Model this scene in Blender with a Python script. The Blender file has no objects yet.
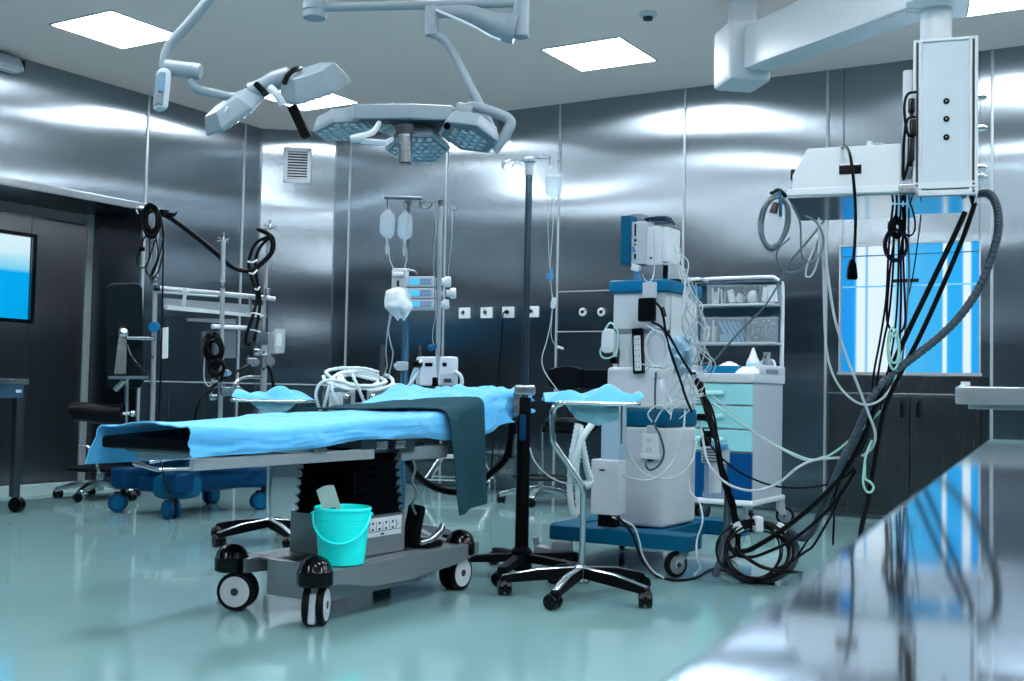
import bpy, bmesh, math, random
from math import sin, cos, pi, radians as R
from mathutils import Vector, Matrix, Euler, Quaternion
random.seed(7)
SC = bpy.context.scene
COL = SC.collection
V = Vector
# ---------------------------------------------------------------- camera
FPX = 1143.278
H = 0.865
_p, _r, _y = 0.043060596, 0.020581402, -0.542108231
_f = V((sin(_y)*cos(_p), cos(_y)*cos(_p), sin(_p)))
_rt = V((cos(_y), -sin(_y), 0.0))
_up = _rt.cross(_f)
CA = cos(_r)*_rt + sin(_r)*_up
CB = -sin(_r)*_rt + cos(_r)*_up
CC = _f
cam_data = bpy.data.cameras.new('camera')
cam = bpy.data.objects.new('camera', cam_data); COL.objects.link(cam)
m3 = Matrix((CA, CB, -CC)).transposed()
cam.matrix_world = Matrix.Translation((0, 0, H)) @ m3.to_4x4()
cam_data.sensor_width = 36.0
cam_data.lens = FPX/1024*36
cam_data.clip_start = 0.01
cam_data.dof.use_dof = True
cam_data.dof.focus_distance = 5.2
cam_data.dof.aperture_fstop = 18
SC.camera = cam
# measuring helpers: where the sight line of a photo point meets a plane of the room
def ray(x, y): return CA*((x-512)/FPX) - CB*((y-340.5)/FPX) + CC
def onX(x, y, X): d = ray(x, y); p = d*(X/d.x); p.z += H; return p
def onY(x, y, Y): d = ray(x, y); p = d*(Y/d.y); p.z += H; return p
def onZ(x, y, z): d = ray(x, y); p = d*((z-H)/d.z); p.z += H; return p
def at(x, y, d): p = ray(x, y)*d; p.z += H; return p
def zat(x, y, base):
    d = ray(x, y); return H + d.z*math.hypot(base[0], base[1])/math.hypot(d.x, d.y)
# ---------------------------------------------------------------- colours and materials
def lin(c):
    o = []
    for v in c:
        v /= 255.0
        o.append(v/12.92 if v <= 0.04045 else ((v+0.055)/1.055)**2.4)
    return tuple(o)
MATS = {}
def mat(name, rgb, rough=0.5, metal=0.0, noise=0.08, scale=30.0, bump=0.0, bscale=None, stretch=(1, 1, 1), coat=0.0,
        trans=0.0, ior=1.45, aniso=0.0, tangent=None, spec=None, alpha=1.0, sheen=0.0, bdist=0.01):
    m = bpy.data.materials.new(name); m.use_nodes = True
    nt = m.node_tree; b = nt.nodes['Principled BSDF']; L = nt.links
    col = lin(rgb)+(1,)
    tc = nt.nodes.new('ShaderNodeTexCoord'); mp = nt.nodes.new('ShaderNodeMapping')
    mp.inputs['Scale'].default_value = stretch
    L.new(tc.outputs['Object'], mp.inputs['Vector'])
    nz = nt.nodes.new('ShaderNodeTexNoise'); nz.inputs['Scale'].default_value = scale; nz.inputs['Detail'].default_value = 4
    L.new(mp.outputs[0], nz.inputs['Vector'])
    mx = nt.nodes.new('ShaderNodeMix'); mx.data_type = 'RGBA'
    mx.inputs[6].default_value = tuple(v*(1-noise) for v in col[:3])+(1,)
    mx.inputs[7].default_value = tuple(min(1, v*(1+noise)) for v in col[:3])+(1,)
    L.new(nz.outputs['Fac'], mx.inputs[0]); L.new(mx.outputs[2], b.inputs['Base Color'])
    mr = nt.nodes.new('ShaderNodeMapRange')
    mr.inputs['To Min'].default_value = max(0.0, rough*(1-noise*1.5)); mr.inputs['To Max'].default_value = min(1, rough*(1+noise*1.5))
    L.new(nz.outputs['Fac'], mr.inputs['Value']); L.new(mr.outputs[0], b.inputs['Roughness'])
    b.inputs['Metallic'].default_value = metal
    b.inputs['IOR'].default_value = ior
    b.inputs['Coat Weight'].default_value = coat
    b.inputs['Coat Roughness'].default_value = 0.08
    b.inputs['Transmission Weight'].default_value = trans
    b.inputs['Alpha'].default_value = alpha
    b.inputs['Sheen Weight'].default_value = sheen
    if spec is not None: b.inputs['Specular IOR Level'].default_value = spec
    if aniso:
        b.inputs['Anisotropic'].default_value = aniso
        tn = nt.nodes.new('ShaderNodeTangent'); tn.direction_type = 'RADIAL'; tn.axis = tangent or 'Z'
        L.new(tn.outputs[0], b.inputs['Tangent'])
    if bump:
        n2 = nt.nodes.new('ShaderNodeTexNoise'); n2.inputs['Scale'].default_value = bscale or scale; n2.inputs['Detail'].default_value = 2
        L.new(mp.outputs[0], n2.inputs['Vector'])
        bp = nt.nodes.new('ShaderNodeBump'); bp.inputs['Strength'].default_value = bump; bp.inputs['Distance'].default_value = bdist
        L.new(n2.outputs['Fac'], bp.inputs['Height']); L.new(bp.outputs[0], b.inputs['Normal'])
    MATS[name] = m
    return m
def glow(name, rgb, strength):
    m = bpy.data.materials.new(name); m.use_nodes = True
    b = m.node_tree.nodes['Principled BSDF']
    b.inputs['Base Color'].default_value = lin(rgb)+(1,)
    b.inputs['Emission Color'].default_value = lin(rgb)+(1,)
    b.inputs['Emission Strength'].default_value = strength
    return m
# ---------------------------------------------------------------- mesh building
class MB:
    """collects shapes; link() makes ONE mesh object"""
    def __init__(s): s.bm = bmesh.new()
    def _add(s, t, M=None):
        me = bpy.data.meshes.new('t'); 
        if M is not None: t.transform(M)
        t.to_mesh(me); t.free(); s.bm.from_mesh(me); bpy.data.meshes.remove(me); return s
    def box(s, c, size, bev=0.0, M=None, seg=2, rot=None):
        t = bmesh.new(); bmesh.ops.create_cube(t, size=1.0)
        for v in t.verts: v.co = V((v.co.x*size[0], v.co.y*size[1], v.co.z*size[2]))
        if bev:
            bev = min(bev, min(size)*0.49)
            bmesh.ops.bevel(t, geom=t.edges[:], offset=bev, segments=seg, profile=0.5, affect='EDGES')
        X = Matrix.Translation(c)
        if rot is not None: X = X @ Euler(rot).to_matrix().to_4x4()
        if M is not None: X = M @ X
        return s._add(t, X)
    def box2(s, a, b, bev=0.0, M=None):
        c = [(a[i]+b[i])/2 for i in range(3)]; z = [abs(b[i]-a[i]) for i in range(3)]
        return s.box(c, z, bev, M)
    def cyl(s, p0, p1, r0, r1=None, seg=16, bev=0.0):
        p0, p1 = V(p0), V(p1); d = p1-p0; L = d.length
        if r1 is None: r1 = r0
        t = bmesh.new(); bmesh.ops.create_cone(t, cap_ends=True, segments=seg, radius1=r0, radius2=r1, depth=L)
        if bev:
            es = [e for e in t.edges if any(len(f.verts) > 4 for f in e.link_faces)]
            bmesh.ops.bevel(t, geom=es, offset=bev, segments=2, profile=0.5, affect='EDGES')
        q = V((0, 0, 1)).rotation_difference(d.normalized())
        return s._add(t, Matrix.Translation((p0+p1)/2) @ q.to_matrix().to_4x4())
    def sphere(s, c, r, seg=16, M=None, sc=(1, 1, 1)):
        t = bmesh.new(); bmesh.ops.create_uvsphere(t, u_segments=seg, v_segments=max(6, seg//2), radius=r)
        X = Matrix.Translation(c) @ Matrix.Diagonal((*sc, 1))
        return s._add(t, X if M is None else M @ X)
    def lathe(s, prof, c=(0, 0, 0), seg=24, M=None, sx=1, sy=1, cap=True):
        t = bmesh.new(); rings = []
        for r, z in prof:
            rings.append([t.verts.new((r*cos(2*pi*k/seg)*sx, r*sin(2*pi*k/seg)*sy, z)) for k in range(seg)])
        for a, b in zip(rings, rings[1:]):
            for k in range(seg): t.faces.new((a[k], a[(k+1) % seg], b[(k+1) % seg], b[k]))
        if cap:
            if prof[0][0] > 1e-5: t.faces.new(rings[0][::-1])
            if prof[-1][0] > 1e-5: t.faces.new(rings[-1])
        bmesh.ops.remove_doubles(t, verts=t.verts[:], dist=1e-6)
        bmesh.ops.recalc_face_normals(t, faces=t.faces[:])
        X = Matrix.Translation(c)
        return s._add(t, X if M is None else M @ X)
    def prism(s, poly, z0, z1, M=None, bev=0.0, seg=2, top=1.0, toff=(0, 0)):
        t = bmesh.new()
        a = [t.verts.new((x, y, z0)) for x, y in poly]
        b = [t.verts.new((x*top+toff[0], y*top+toff[1], z1)) for x, y in poly]
        t.faces.new(a[::-1]); t.faces.new(b); n = len(poly)
        for k in range(n): t.faces.new((a[k], a[(k+1) % n], b[(k+1) % n], b[k]))
        bmesh.ops.recalc_face_normals(t, faces=t.faces[:])
        if bev: bmesh.ops.bevel(t, geom=t.edges[:], offset=bev, segments=seg, profile=0.5, affect='EDGES')
        return s._add(t, M)
    def tube(s, pts, r, seg=8, n=6, closed=False, smooth=True, M=None, flat=1.0):
        P = [V(p) for p in pts]
        if smooth and len(P) > 2: P = spline(P, n, closed)
        rr = r if callable(r) else (lambda u: r)
        t = bmesh.new(); rings = []; N = len(P); up = None
        for i, p in enumerate(P):
            if closed: tg = P[(i+1) % N]-P[i-1]
            else: tg = P[min(i+1, N-1)]-P[max(i-1, 0)]
            if tg.length < 1e-9: tg = V((0, 0, 1))
            tg.normalize()
            if up is None:
                up = tg.orthogonal().normalized() if abs(tg.z) > 0.9 else V((0, 0, 1))
            up = up-tg*up.dot(tg)
            if up.length < 1e-6: up = tg.orthogonal()
            up.normalize(); sd = tg.cross(up); q = rr(i/(N-1))
            rings.append([t.verts.new(p+(up*cos(2*pi*k/seg)*q*flat+sd*sin(2*pi*k/seg)*q)) for k in range(seg)])
        for i in range(N if closed else N-1):
            a, b = rings[i], rings[(i+1) % N]
            for k in range(seg): t.faces.new((a[k], a[(k+1) % seg], b[(k+1) % seg], b[k]))
        if not closed: t.faces.new(rings[0][::-1]); t.faces.new(rings[-1])
        bmesh.ops.recalc_face_normals(t, faces=t.faces[:])
        return s._add(t, M)
    def sheet(s, fn, nu, nv, thick=0.0, closed_u=False):
        t = bmesh.new()
        g = [[t.verts.new(fn(i/nu, j/nv)) for j in range(nv+1)] for i in range(nu+1)]
        for i in range(nu):
            for j in range(nv): t.faces.new((g[i][j], g[i+1][j], g[i+1][j+1], g[i][j+1]))
        bmesh.ops.recalc_face_normals(t, faces=t.faces[:])
        if thick:
            bmesh.ops.solidify(t, geom=t.faces[:], thickness=thick)
        return s._add(t)
    def poly(s, pts):
        s.bm.faces.new([s.bm.verts.new(p) for p in pts]); return s
    def link(s, name, m, parent=None, smooth=True, M=None, ang=38):
        bm = s.bm
        if M is not None: bm.transform(M)
        bm.normal_update()
        if smooth:
            for f in bm.faces: f.smooth = True
            ca = R(ang)
            for e in bm.edges:
                if len(e.link_faces) == 2 and e.calc_face_angle(0) > ca: e.smooth = False
        me = bpy.data.meshes.new(name); bm.to_mesh(me); bm.free()
        me.materials.append(m)
        o = bpy.data.objects.new(name, me); COL.objects.link(o)
        if smooth:
            w = o.modifiers.new('weighted_normal', 'WEIGHTED_NORMAL'); w.keep_sharp = True; w.weight = 50
        if parent is not None: o.parent = parent
        return o
def spline(P, n=6, closed=False):
    out = []; N = len(P)
    for i in range(N if closed else N-1):
        if closed: a, b, c, d = P[i-1], P[i], P[(i+1) % N], P[(i+2) % N]
        else: a, b, c, d = P[max(i-1, 0)], P[i], P[i+1], P[min(i+2, N-1)]
        for k in range(n):
            t = k/n
            out.append(0.5*((2*b)+(c-a)*t+(2*a-5*b+4*c-d)*t*t+(3*b-a-3*c+d)*t**3))
    if not closed: out.append(P[-1])
    return out
def tag(o, label=None, cat=None, group=None, kind=None):
    if label: o['label'] = label
    if cat: o['category'] = cat
    if group: o['group'] = group
    if kind: o['kind'] = kind
    return o
def thing(name, label, cat, loc=(0, 0, 0), rz=0.0, group=None):
    o = bpy.data.objects.new(name, None); COL.objects.link(o); o.empty_display_size = 0.1
    o.location = loc; o.rotation_euler = (0, 0, rz)
    return tag(o, label, cat, group)
def struct(name, mb, m, label=None, parent=None, **k):
    o = mb.link(name, m, parent, **k)
    if parent is None: o['kind'] = 'structure'
    if label: o['label'] = label
    return o
KIDS = {}
def copy_tree(o, parent=None):
    c = o.copy(); COL.objects.link(c)
    if parent is not None: c.parent = parent
    for ch in list(o.children): copy_tree(ch, c)
    return c
def hexa(r, rot=0.0): return [(r*cos(pi/3*k+rot), r*sin(pi/3*k+rot)) for k in range(6)]
def rect(x0, y0, x1, y1): return [(x0, y0), (x1, y0), (x1, y1), (x0, y1)]
def frame_to(o, x, y):   # matrix with origin o, local x and y axes given
    x = V(x).normalized(); z = x.cross(V(y)).normalized(); y = z.cross(x)
    return Matrix.Translation(o) @ Matrix((x, y, z)).transposed().to_4x4()
# ================================================================ materials
def steel_wall(name, rgb, rough=0.215, wav=1.0, grain=1.0):
    m = mat(name, rgb, rough, 1.0, noise=0.10, scale=6.0, stretch=(40, 40, 0.6), aniso=1.0, tangent='Z')
    nt = m.node_tree; b = nt.nodes['Principled BSDF']; L = nt.links
    b.inputs['Anisotropic Rotation'].default_value = 0.25
    tv = nt.nodes.new('ShaderNodeCombineXYZ'); tv.inputs['Z'].default_value = 1.0
    L.new(tv.outputs[0], b.inputs['Tangent'])
    tc = nt.nodes.new('ShaderNodeTexCoord'); mp = nt.nodes.new('ShaderNodeMapping')
    mp.inputs['Scale'].default_value = (0.65, 0.65, 1.9); L.new(tc.outputs['Object'], mp.inputs[0])
    n = nt.nodes.new('ShaderNodeTexNoise'); n.inputs['Scale'].default_value = 0.9; n.inputs['Detail'].default_value = 0.0
    L.new(mp.outputs[0], n.inputs['Vector'])
    bp = nt.nodes.new('ShaderNodeBump'); bp.inputs['Strength'].default_value = 1.0; bp.inputs['Distance'].default_value = 0.034*wav
    L.new(n.outputs['Fac'], bp.inputs['Height'])
    mp2 = nt.nodes.new('ShaderNodeMapping'); mp2.inputs['Scale'].default_value = (260, 260, 1.5); L.new(tc.outputs['Object'], mp2.inputs[0])
    n3 = nt.nodes.new('ShaderNodeTexNoise'); n3.inputs['Scale'].default_value = 1.0; n3.inputs['Detail'].default_value = 1.0; L.new(mp2.outputs[0], n3.inputs['Vector'])
    b3 = nt.nodes.new('ShaderNodeBump'); b3.inputs['Strength'].default_value = 1.0; b3.inputs['Distance'].default_value = 0.0006*grain
    L.new(n3.outputs['Fac'], b3.inputs['Height']); L.new(bp.outputs[0], b3.inputs['Normal']); L.new(b3.outputs[0], b.inputs['Normal'])
    return m
M_WALL = steel_wall('brushed_steel_wall', (140, 152, 160))
M_WALLO = steel_wall('brushed_steel_opposite', (132, 140, 146), 0.26, 0.5)
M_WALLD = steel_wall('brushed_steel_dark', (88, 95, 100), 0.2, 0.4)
M_SEAM = mat('joint_strip', (158, 170, 176), 0.35, 0.3)
M_CEIL = mat('ceiling_paint', (255, 230, 226), 0.6, noise=0.02, scale=2)
M_FLOOR = mat('vinyl_floor', (126, 166, 168), 0.075, noise=0.05, scale=1.3, bump=0.06, bscale=2.2, coat=0.35, bdist=0.02)
M_THRESH = mat('threshold', (150, 180, 182), 0.3)
M_PANEL = glow('light_panel', (244, 249, 255), 36.0)
M_WHITE = mat('white_enamel', (205, 214, 220), 0.32, noise=0.03)
M_WHITE2 = mat('white_plastic', (196, 205, 212), 0.45, noise=0.04)
M_GREYW = mat('pale_grey_plastic', (168, 180, 190), 0.42, noise=0.05)
M_LGREY = mat('lamp_housing', (134, 150, 160), 0.38, noise=0.03)
M_MGREY = mat('mid_grey_paint', (116, 128, 138), 0.4)
M_DGREY = mat('dark_grey', (38, 48, 55), 0.5)
M_ALU = mat('satin_aluminium', (176, 186, 192), 0.36, 0.6)
M_BLACK = mat('black_plastic', (3, 5, 8), 0.15, spec=.3)
M_BLACKM = mat('black_matt', (4, 6, 9), 0.5, spec=.12)
M_RUB = mat('black_rubber', (10, 14, 18), 0.5, spec=.15)
M_CHROME = mat('chrome', (205, 212, 216), 0.14, 1.0, noise=0.05)
M_STEEL = mat('satin_steel', (165, 172, 176), 0.26, 1.0, noise=0.08, scale=20)
M_POLI = mat('polished_underside', (176, 184, 188), 0.11, 1.0, noise=0.05)
M_BASE = mat('brushed_base', (142, 152, 158), 0.34, 0.6, noise=0.08, scale=20)
M_STEELD = mat('satin_steel_dark', (100, 110, 118), 0.34, 1.0, noise=0.08, scale=20)
M_BLUEP = mat('blue_plastic', (0, 82, 116), 0.45, spec=.15)
M_BLUEPD = mat('deep_blue_plastic', (0, 54, 92), 0.45, spec=.15)
M_BLUEB = mat('bright_blue_plastic', (0, 108, 154), 0.4, spec=.2)
M_NAVY = mat('navy_drawer', (0, 70, 124), 0.4, spec=.15)
M_TURQ = mat('turquoise_plastic', (10, 246, 242), 0.4, noise=0.03)
M_MINT = mat('mint_drawer', (140, 206, 212), 0.4, noise=0.03)
M_DRAPE = mat('blue_drape', (84, 180, 236), 0.75, noise=0.05, scale=8, bump=0.5, bscale=14, sheen=0.2, bdist=0.012)
M_TOWEL = mat('green_grey_cloth', (38, 72, 82), 0.9, noise=0.06, scale=160, bump=0.25, bscale=300, spec=.08, bdist=0.002)
M_PAD = mat('black_leatherette', (2, 8, 14), 0.42, spec=.12, noise=0.1, scale=120, bump=0.08, bscale=220, bdist=0.002)
M_CLEAR = mat('clear_plastic', (225, 238, 245), 0.15, alpha=0.24)
M_FLUID = mat('clear_fluid', (180, 212, 228), 0.08, alpha=0.34)
M_LINE = mat('clear_line', (168, 186, 194), 0.3, alpha=.8)
M_IVP = mat('blue_grey_pole', (84, 106, 120), 0.2, 0.9, noise=.05)
M_MILK = mat('milky_tube', (205, 222, 228), 0.35, noise=0.04)
M_WCAB = mat('white_cable', (172, 184, 190), 0.42)
M_GCAB = mat('grey_cable', (82, 100, 108), 0.42)
M_DCAB = mat('dark_grey_hose', (48, 64, 76), 0.45)
M_BCAB = mat('black_cable', (3, 5, 8), 0.4, spec=.15)
M_VCAB = mat('blue_black_cable', (8, 11, 38), 0.4, spec=.15)
M_GREENC = mat('pale_green_tube', (150, 205, 196), 0.4)
M_PAPER = mat('crumpled_white', (215, 224, 230), 0.8, bump=0.3, bscale=40)
M_LED = mat('lamp_lens', (176, 180, 182), 0.2, 0.5)
M_LEDB = mat('lamp_lens_bed', (92, 96, 98), 0.3, 0.3)
M_SCREEN = glow('lit_display', (60, 170, 225), 0.7)
M_BLUEG = mat('blue_keys', (70, 140, 190), 0.4)
# ================================================================ the room
XA, YB, ZC = -7.585, 8.375, 3.282
XR, YF = 2.83, -1.87
CH_A, CH_B = 7.94, -7.045              # chamfered corner: (XA, CH_A) to (CH_B, YB)
DX, DY1, DY0, DZ = -8.25, 6.55, 3.2, 2.30    # recessed door bay in the left wall
fl = MB(); fl.poly([(DX-0.1, YF, 0), (XR, YF, 0), (XR, YB, 0), (DX-0.1, YB, 0)]); struct('floor', fl, M_FLOOR)
ce = MB(); ce.poly([(DX-0.1, YF, ZC), (DX-0.1, YB+.05, ZC), (XR, YB+.05, ZC), (XR, YF, ZC)]); struct('ceiling', ce, M_CEIL)
w = MB()
w.poly([(XA, DY1, 0), (XA, CH_A, 0), (XA, CH_A, ZC), (XA, DY1, ZC)])
w.poly([(XA, DY0, DZ), (XA, DY1, DZ), (XA, DY1, ZC), (XA, DY0, ZC)])
w.poly([(XA, YF, 0), (XA, DY0, 0), (XA, DY0, ZC), (XA, YF, ZC)])
struct('wall_left', w, M_WALL, smooth=False)
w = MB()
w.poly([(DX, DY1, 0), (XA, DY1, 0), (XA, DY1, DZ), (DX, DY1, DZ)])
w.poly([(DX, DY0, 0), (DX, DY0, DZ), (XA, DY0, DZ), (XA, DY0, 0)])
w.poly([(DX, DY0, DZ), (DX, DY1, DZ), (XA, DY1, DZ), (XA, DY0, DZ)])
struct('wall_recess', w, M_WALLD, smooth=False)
w = MB(); w.poly([(XA, CH_A, 0), (CH_B, YB, 0), (CH_B, YB, ZC), (XA, CH_A, ZC)]); struct('wall_corner', w, M_WALL, smooth=False)
# back wall with the opening of the window
wx0, wx1, wz0, wz1 = -2.248, -1.300, 1.045, 1.960
w = MB()
w.poly([(CH_B, YB, 0), (wx0, YB, 0), (wx0, YB, ZC), (CH_B, YB, ZC)])
w.poly([(wx1, YB, 0), (XR, YB, 0), (XR, YB, ZC), (wx1, YB, ZC)])
w.poly([(wx0, YB, wz1), (wx1, YB, wz1), (wx1, YB, ZC), (wx0, YB, ZC)])
w.poly([(wx0, YB, 0), (wx1, YB, 0), (wx1, YB, wz0), (wx0, YB, wz0)])
struct('wall_back', w, M_WALL, smooth=False)
w = MB(); w.poly([(XR, YF, 0), (XR, YF, ZC), (XR, YB, ZC), (XR, YB, 0)]); struct('wall_right', w, M_WALLO, smooth=False)
w = MB(); w.poly([(DX-0.1, YF, 0), (DX-0.1, YF, ZC), (XR, YF, ZC), (XR, YF, 0)]); struct('wall_front', w, M_WALLO, smooth=False)
# joint strips
k = 1
for X in (-6.863, -5.758, -4.612, -3.485, -2.354, -1.218, -0.085, 1.05):
    struct('trim_%d' % k, MB().box((X, YB-.004, ZC/2), (0.02, 0.012, ZC), 0.004), M_SEAM); k += 1
for Y, z0 in ((6.576, 0), (7.713, 0)):
    struct('trim_%d' % k, MB().box((XA+.004, Y, (z0+ZC)/2), (0.012, 0.024, ZC-z0), 0.004), M_SEAM); k += 1
M_DARKJ = mat('dark_joint', (60, 66, 70), 0.4, 0.6)
for (X, Y) in ((XA, CH_A), (CH_B, YB)):
    struct('trim_%d' % k, MB().box((X+.003, Y-.003, ZC/2), (0.012, 0.012, ZC), 0.003), M_STEEL); k += 1
# header over the door bay, inner corner post, floor threshold
struct('trim_%d' % k, MB().box2((XA-.02, DY0, 2.30), (XA+.018, DY1+.03, 2.362), 0.004), M_STEEL); k += 1
struct('trim_%d' % k, MB().box((DX+.035, DY1-.03, 1.15), (0.07, 0.06, 2.3), 0.006), M_SEAM); k += 1
struct('trim_%d' % k, MB().box2((DX+.01, DY0, 2.19), (DX+.05, DY1, 2.21), 0.003), M_STEEL); k += 1
struct('trim_%d' % k, MB().box2((DX+.01, DY0, 0.0), (XA+.18, DY1+.02, 0.012), 0.004).box2((DX+.1, DY0, 0.012), (DX+.16, DY1, 0.02), 0.002), M_THRESH); k += 1
# dado joints on the left and corner walls, panel joints round the gas outlets
struct('trim_%d' % k, MB().box2((XA-.002, DY1, 0.868), (XA+.008, CH_A, 0.880), 0.002), M_SEAM); k += 1
cdir = (V((CH_B, YB, 0))-V((XA, CH_A, 0))).normalized()
Mc = frame_to((XA, CH_A, 0), cdir, (0, 0, 1))     # local x along the corner wall, y up, z into the room
clen = (V((CH_B, YB, 0))-V((XA, CH_A, 0))).length
struct('trim_%d' % k, MB().box((clen/2, 0.874, 0.003), (clen, 0.012, 0.01), 0.002, M=Mc), M_SEAM); k += 1
for z in (1.692, 1.357):
    struct('trim_%d' % k, MB().box2((-4.612, YB-.008, z-.005), (-3.485, YB+.002, z+.005), 0.002), M_SEAM); k += 1
for y in (6.9, 7.3):
    struct('trim_%d' % k, MB().box2((XA-.002, y-.004, 0.0), (XA+.006, y+.004, 0.868), 0.001), M_DARKJ); k += 1
struct('baseboard_back', MB().box2((CH_B, YB-.012, 0), (XR, YB+.001, 0.03), 0.003), M_STEELD)
struct('baseboard_left', MB().box2((XA-.001, DY1, 0), (XA+.012, CH_A, 0.06), 0.003), M_STEELD)
# ---------------- sliding door with its lit window, at the back of the bay
M_DOOR = steel_wall('door_steel', (112, 114, 117), 0.3, 0.4)
gy1, gz0, gz1 = 0, 0, 0
c1 = onX(30, 238, DX); c2 = onX(30, 320, DX)
gy1, gz1, gz0 = c1.y, c1.z, c2.z; gy0 = gy1-1.0
d = MB()
y0, y1, ztop = DY0+.02, DY1-.06, 2.19
d.box2((DX+.0, y0, 0.012), (DX+.045, gy0, ztop)).box2((DX+.0, gy1, 0.012), (DX+.045, y1, ztop))
d.box2((DX+.0, gy0, 0.012), (DX+.045, gy1, gz0)).box2((DX+.0, gy0, gz1), (DX+.045, gy1, ztop))
door = struct('door_1', d, M_DOOR, smooth=False)
d = MB().box2((DX+.04, gy0-.03, gz1), (DX+.055, gy1+.03, gz1+.03)).box2((DX+.04, gy0-.03, gz0-.03), (DX+.055, gy1+.03, gz0)).box2((DX+.04, gy1, gz0), (DX+.055, gy1+.03, gz1)).box2((DX+.04, gy0-.03, gz0), (DX+.055, gy0, gz1))
struct('window_frame', d, M_BLACK, parent=door)
struct('trim_%d' % k, MB().box2((DX+.04, 5.95, 0.02), (DX+.048, 5.956, ztop), 0), M_DARKJ); k += 1
def lit_window(name, pieces):
    """bright blue room seen through a pane: bands by height"""
    m = bpy.data.materials.new(name); m.use_nodes = True
    nt = m.node_tree; b = nt.nodes['Principled BSDF']; L = nt.links
    tc = nt.nodes.new('ShaderNodeTexCoord'); sp = nt.nodes.new('ShaderNodeSeparateXYZ'); L.new(tc.outputs['Object'], sp.inputs[0])
    return m, nt, b, sp, L
m, nt, b, sp, L = lit_window('corridor_light', None)
mr = nt.nodes.new('ShaderNodeMapRange'); mr.inputs['From Min'].default_value = gz0; mr.inputs['From Max'].default_value = gz1
L.new(sp.outputs['Z'], mr.inputs['Value'])
cr = nt.nodes.new('ShaderNodeValToRGB'); L.new(mr.outputs[0], cr.inputs[0])
e = cr.color_ramp.elements
e[0].position = 0.0; e[0].color = lin((0, 160, 228))+(1,); e[1].position = 1.0; e[1].color = lin((215, 240, 250))+(1,)
for p, c in ((0.56, (0, 166, 236)), (0.60, (120, 205, 238)), (0.72, (168, 222, 242)), (0.8, (205, 236, 248))):
    q = e.new(p); q.color = lin(c)+(1,)
L.new(cr.outputs[0], b.inputs['Emission Color']); b.inputs['Emission Strength'].default_value = 1.0
b.inputs['Base Color'].default_value = (0.0, 0.03, 0.05, 1); b.inputs['Roughness'].default_value = 0.2; b.inputs['Specular IOR Level'].default_value = 0.1
win2 = struct('window_2', MB().box2((DX+.012, gy0, gz0), (DX+.02, gy1, gz1)), m)
# ---------------- window over the cupboard in the back wall: lit blinds behind a pane
m, nt, b, sp, L = lit_window('blue_blinds', None)
cx = nt.nodes.new('ShaderNodeCombineXYZ'); mu = nt.nodes.new('ShaderNodeMath'); mu.operation = 'MULTIPLY'; mu.inputs[1].default_value = 1.0
L.new(sp.outputs['X'], mu.inputs[0]); L.new(mu.outputs[0], cx.inputs['X'])
mrx = nt.nodes.new('ShaderNodeMapRange'); mrx.inputs['From Min'].default_value = wx0; mrx.inputs['From Max'].default_value = wx1
L.new(sp.outputs['X'], mrx.inputs['Value'])
cr = nt.nodes.new('ShaderNodeValToRGB'); cr.color_ramp.interpolation = 'LINEAR'; L.new(mrx.outputs[0], cr.inputs[0])
e = cr.color_ramp.elements
B_, W_, LB = (0, 146, 232), (226, 243, 250), (64, 172, 234)
stops = [(0.0, B_), (0.08, B_), (0.10, (20, 170, 242)), (0.115, W_), (0.17, W_), (0.185, LB), (0.2, W_), (0.36, W_), (0.40, (150, 215, 245)), (0.44, LB), (0.47, W_), (0.475, LB),
         (0.56, (60, 180, 240)), (0.60, LB), (0.735, (40, 170, 240)), (0.745, W_), (0.765, W_), (0.775, (30, 168, 240)), (0.875, (20, 165, 240)), (0.89, W_), (0.93, W_), (0.945, (10, 160, 238))]
e[0].position = 0; e[0].color = lin(stops[0][1])+(1,); e[1].position = 1.0; e[1].color = lin((10, 160, 238))+(1,)
for p, c in stops[1:]:
    q = e.new(p); q.color = lin(c)+(1,)
L.new(cr.outputs[0], b.inputs['Emission Color']); b.inputs['Emission Strength'].default_value = 1.0
b.inputs['Base Color'].default_value = (0.0, 0.03, 0.05, 1); b.inputs['Roughness'].default_value = 0.3; b.inputs['Specular IOR Level'].default_value = 0.1
win1 = struct('window_1', MB().box2((wx0, YB+.045, wz0), (wx1, YB+.05, wz1)), m)
fr = MB()
fr.box2((wx0-.02, YB-.004, wz0-.02), (wx1+.02, YB+.05, wz0)).box2((wx0-.02, YB-.004, wz1), (wx1+.02, YB+.05, wz1+.012)).box2((wx0-.012, YB-.004, wz0), (wx0, YB+.05, wz1)).box2((wx1, YB-.004, wz0), (wx1+.012, YB+.05, wz1))
struct('reveal', fr, M_ALU, parent=win1)
struct('glazing_bar', MB().box2((wx0, YB+.036, 1.66), (wx1, YB+.045, 1.672)), mat('pale_blue_bar', (120, 200, 240), 0.3), parent=win1)
struct('valance', MB().box2((wx0, YB+.036, 1.886), (wx1, YB+.045, 1.894)), M_BLUEB, parent=win1)
M_PANE = mat('window_pane', (245, 250, 252), 0.03, alpha=0.008)
struct('pane', MB().box2((wx0+.002, YB+.008, wz0+.002), (wx1-.002, YB+.012, wz1-.002)), M_PANE, parent=win1)
struct('inner_handle', MB().box((-1.80, YB+.026, 1.70), (0.19, 0.02, 0.025), 0.006).box((-1.72, YB+.026, 1.703), (0.03, 0.026, 0.02), 0.004), M_VCAB, parent=win1)
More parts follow.
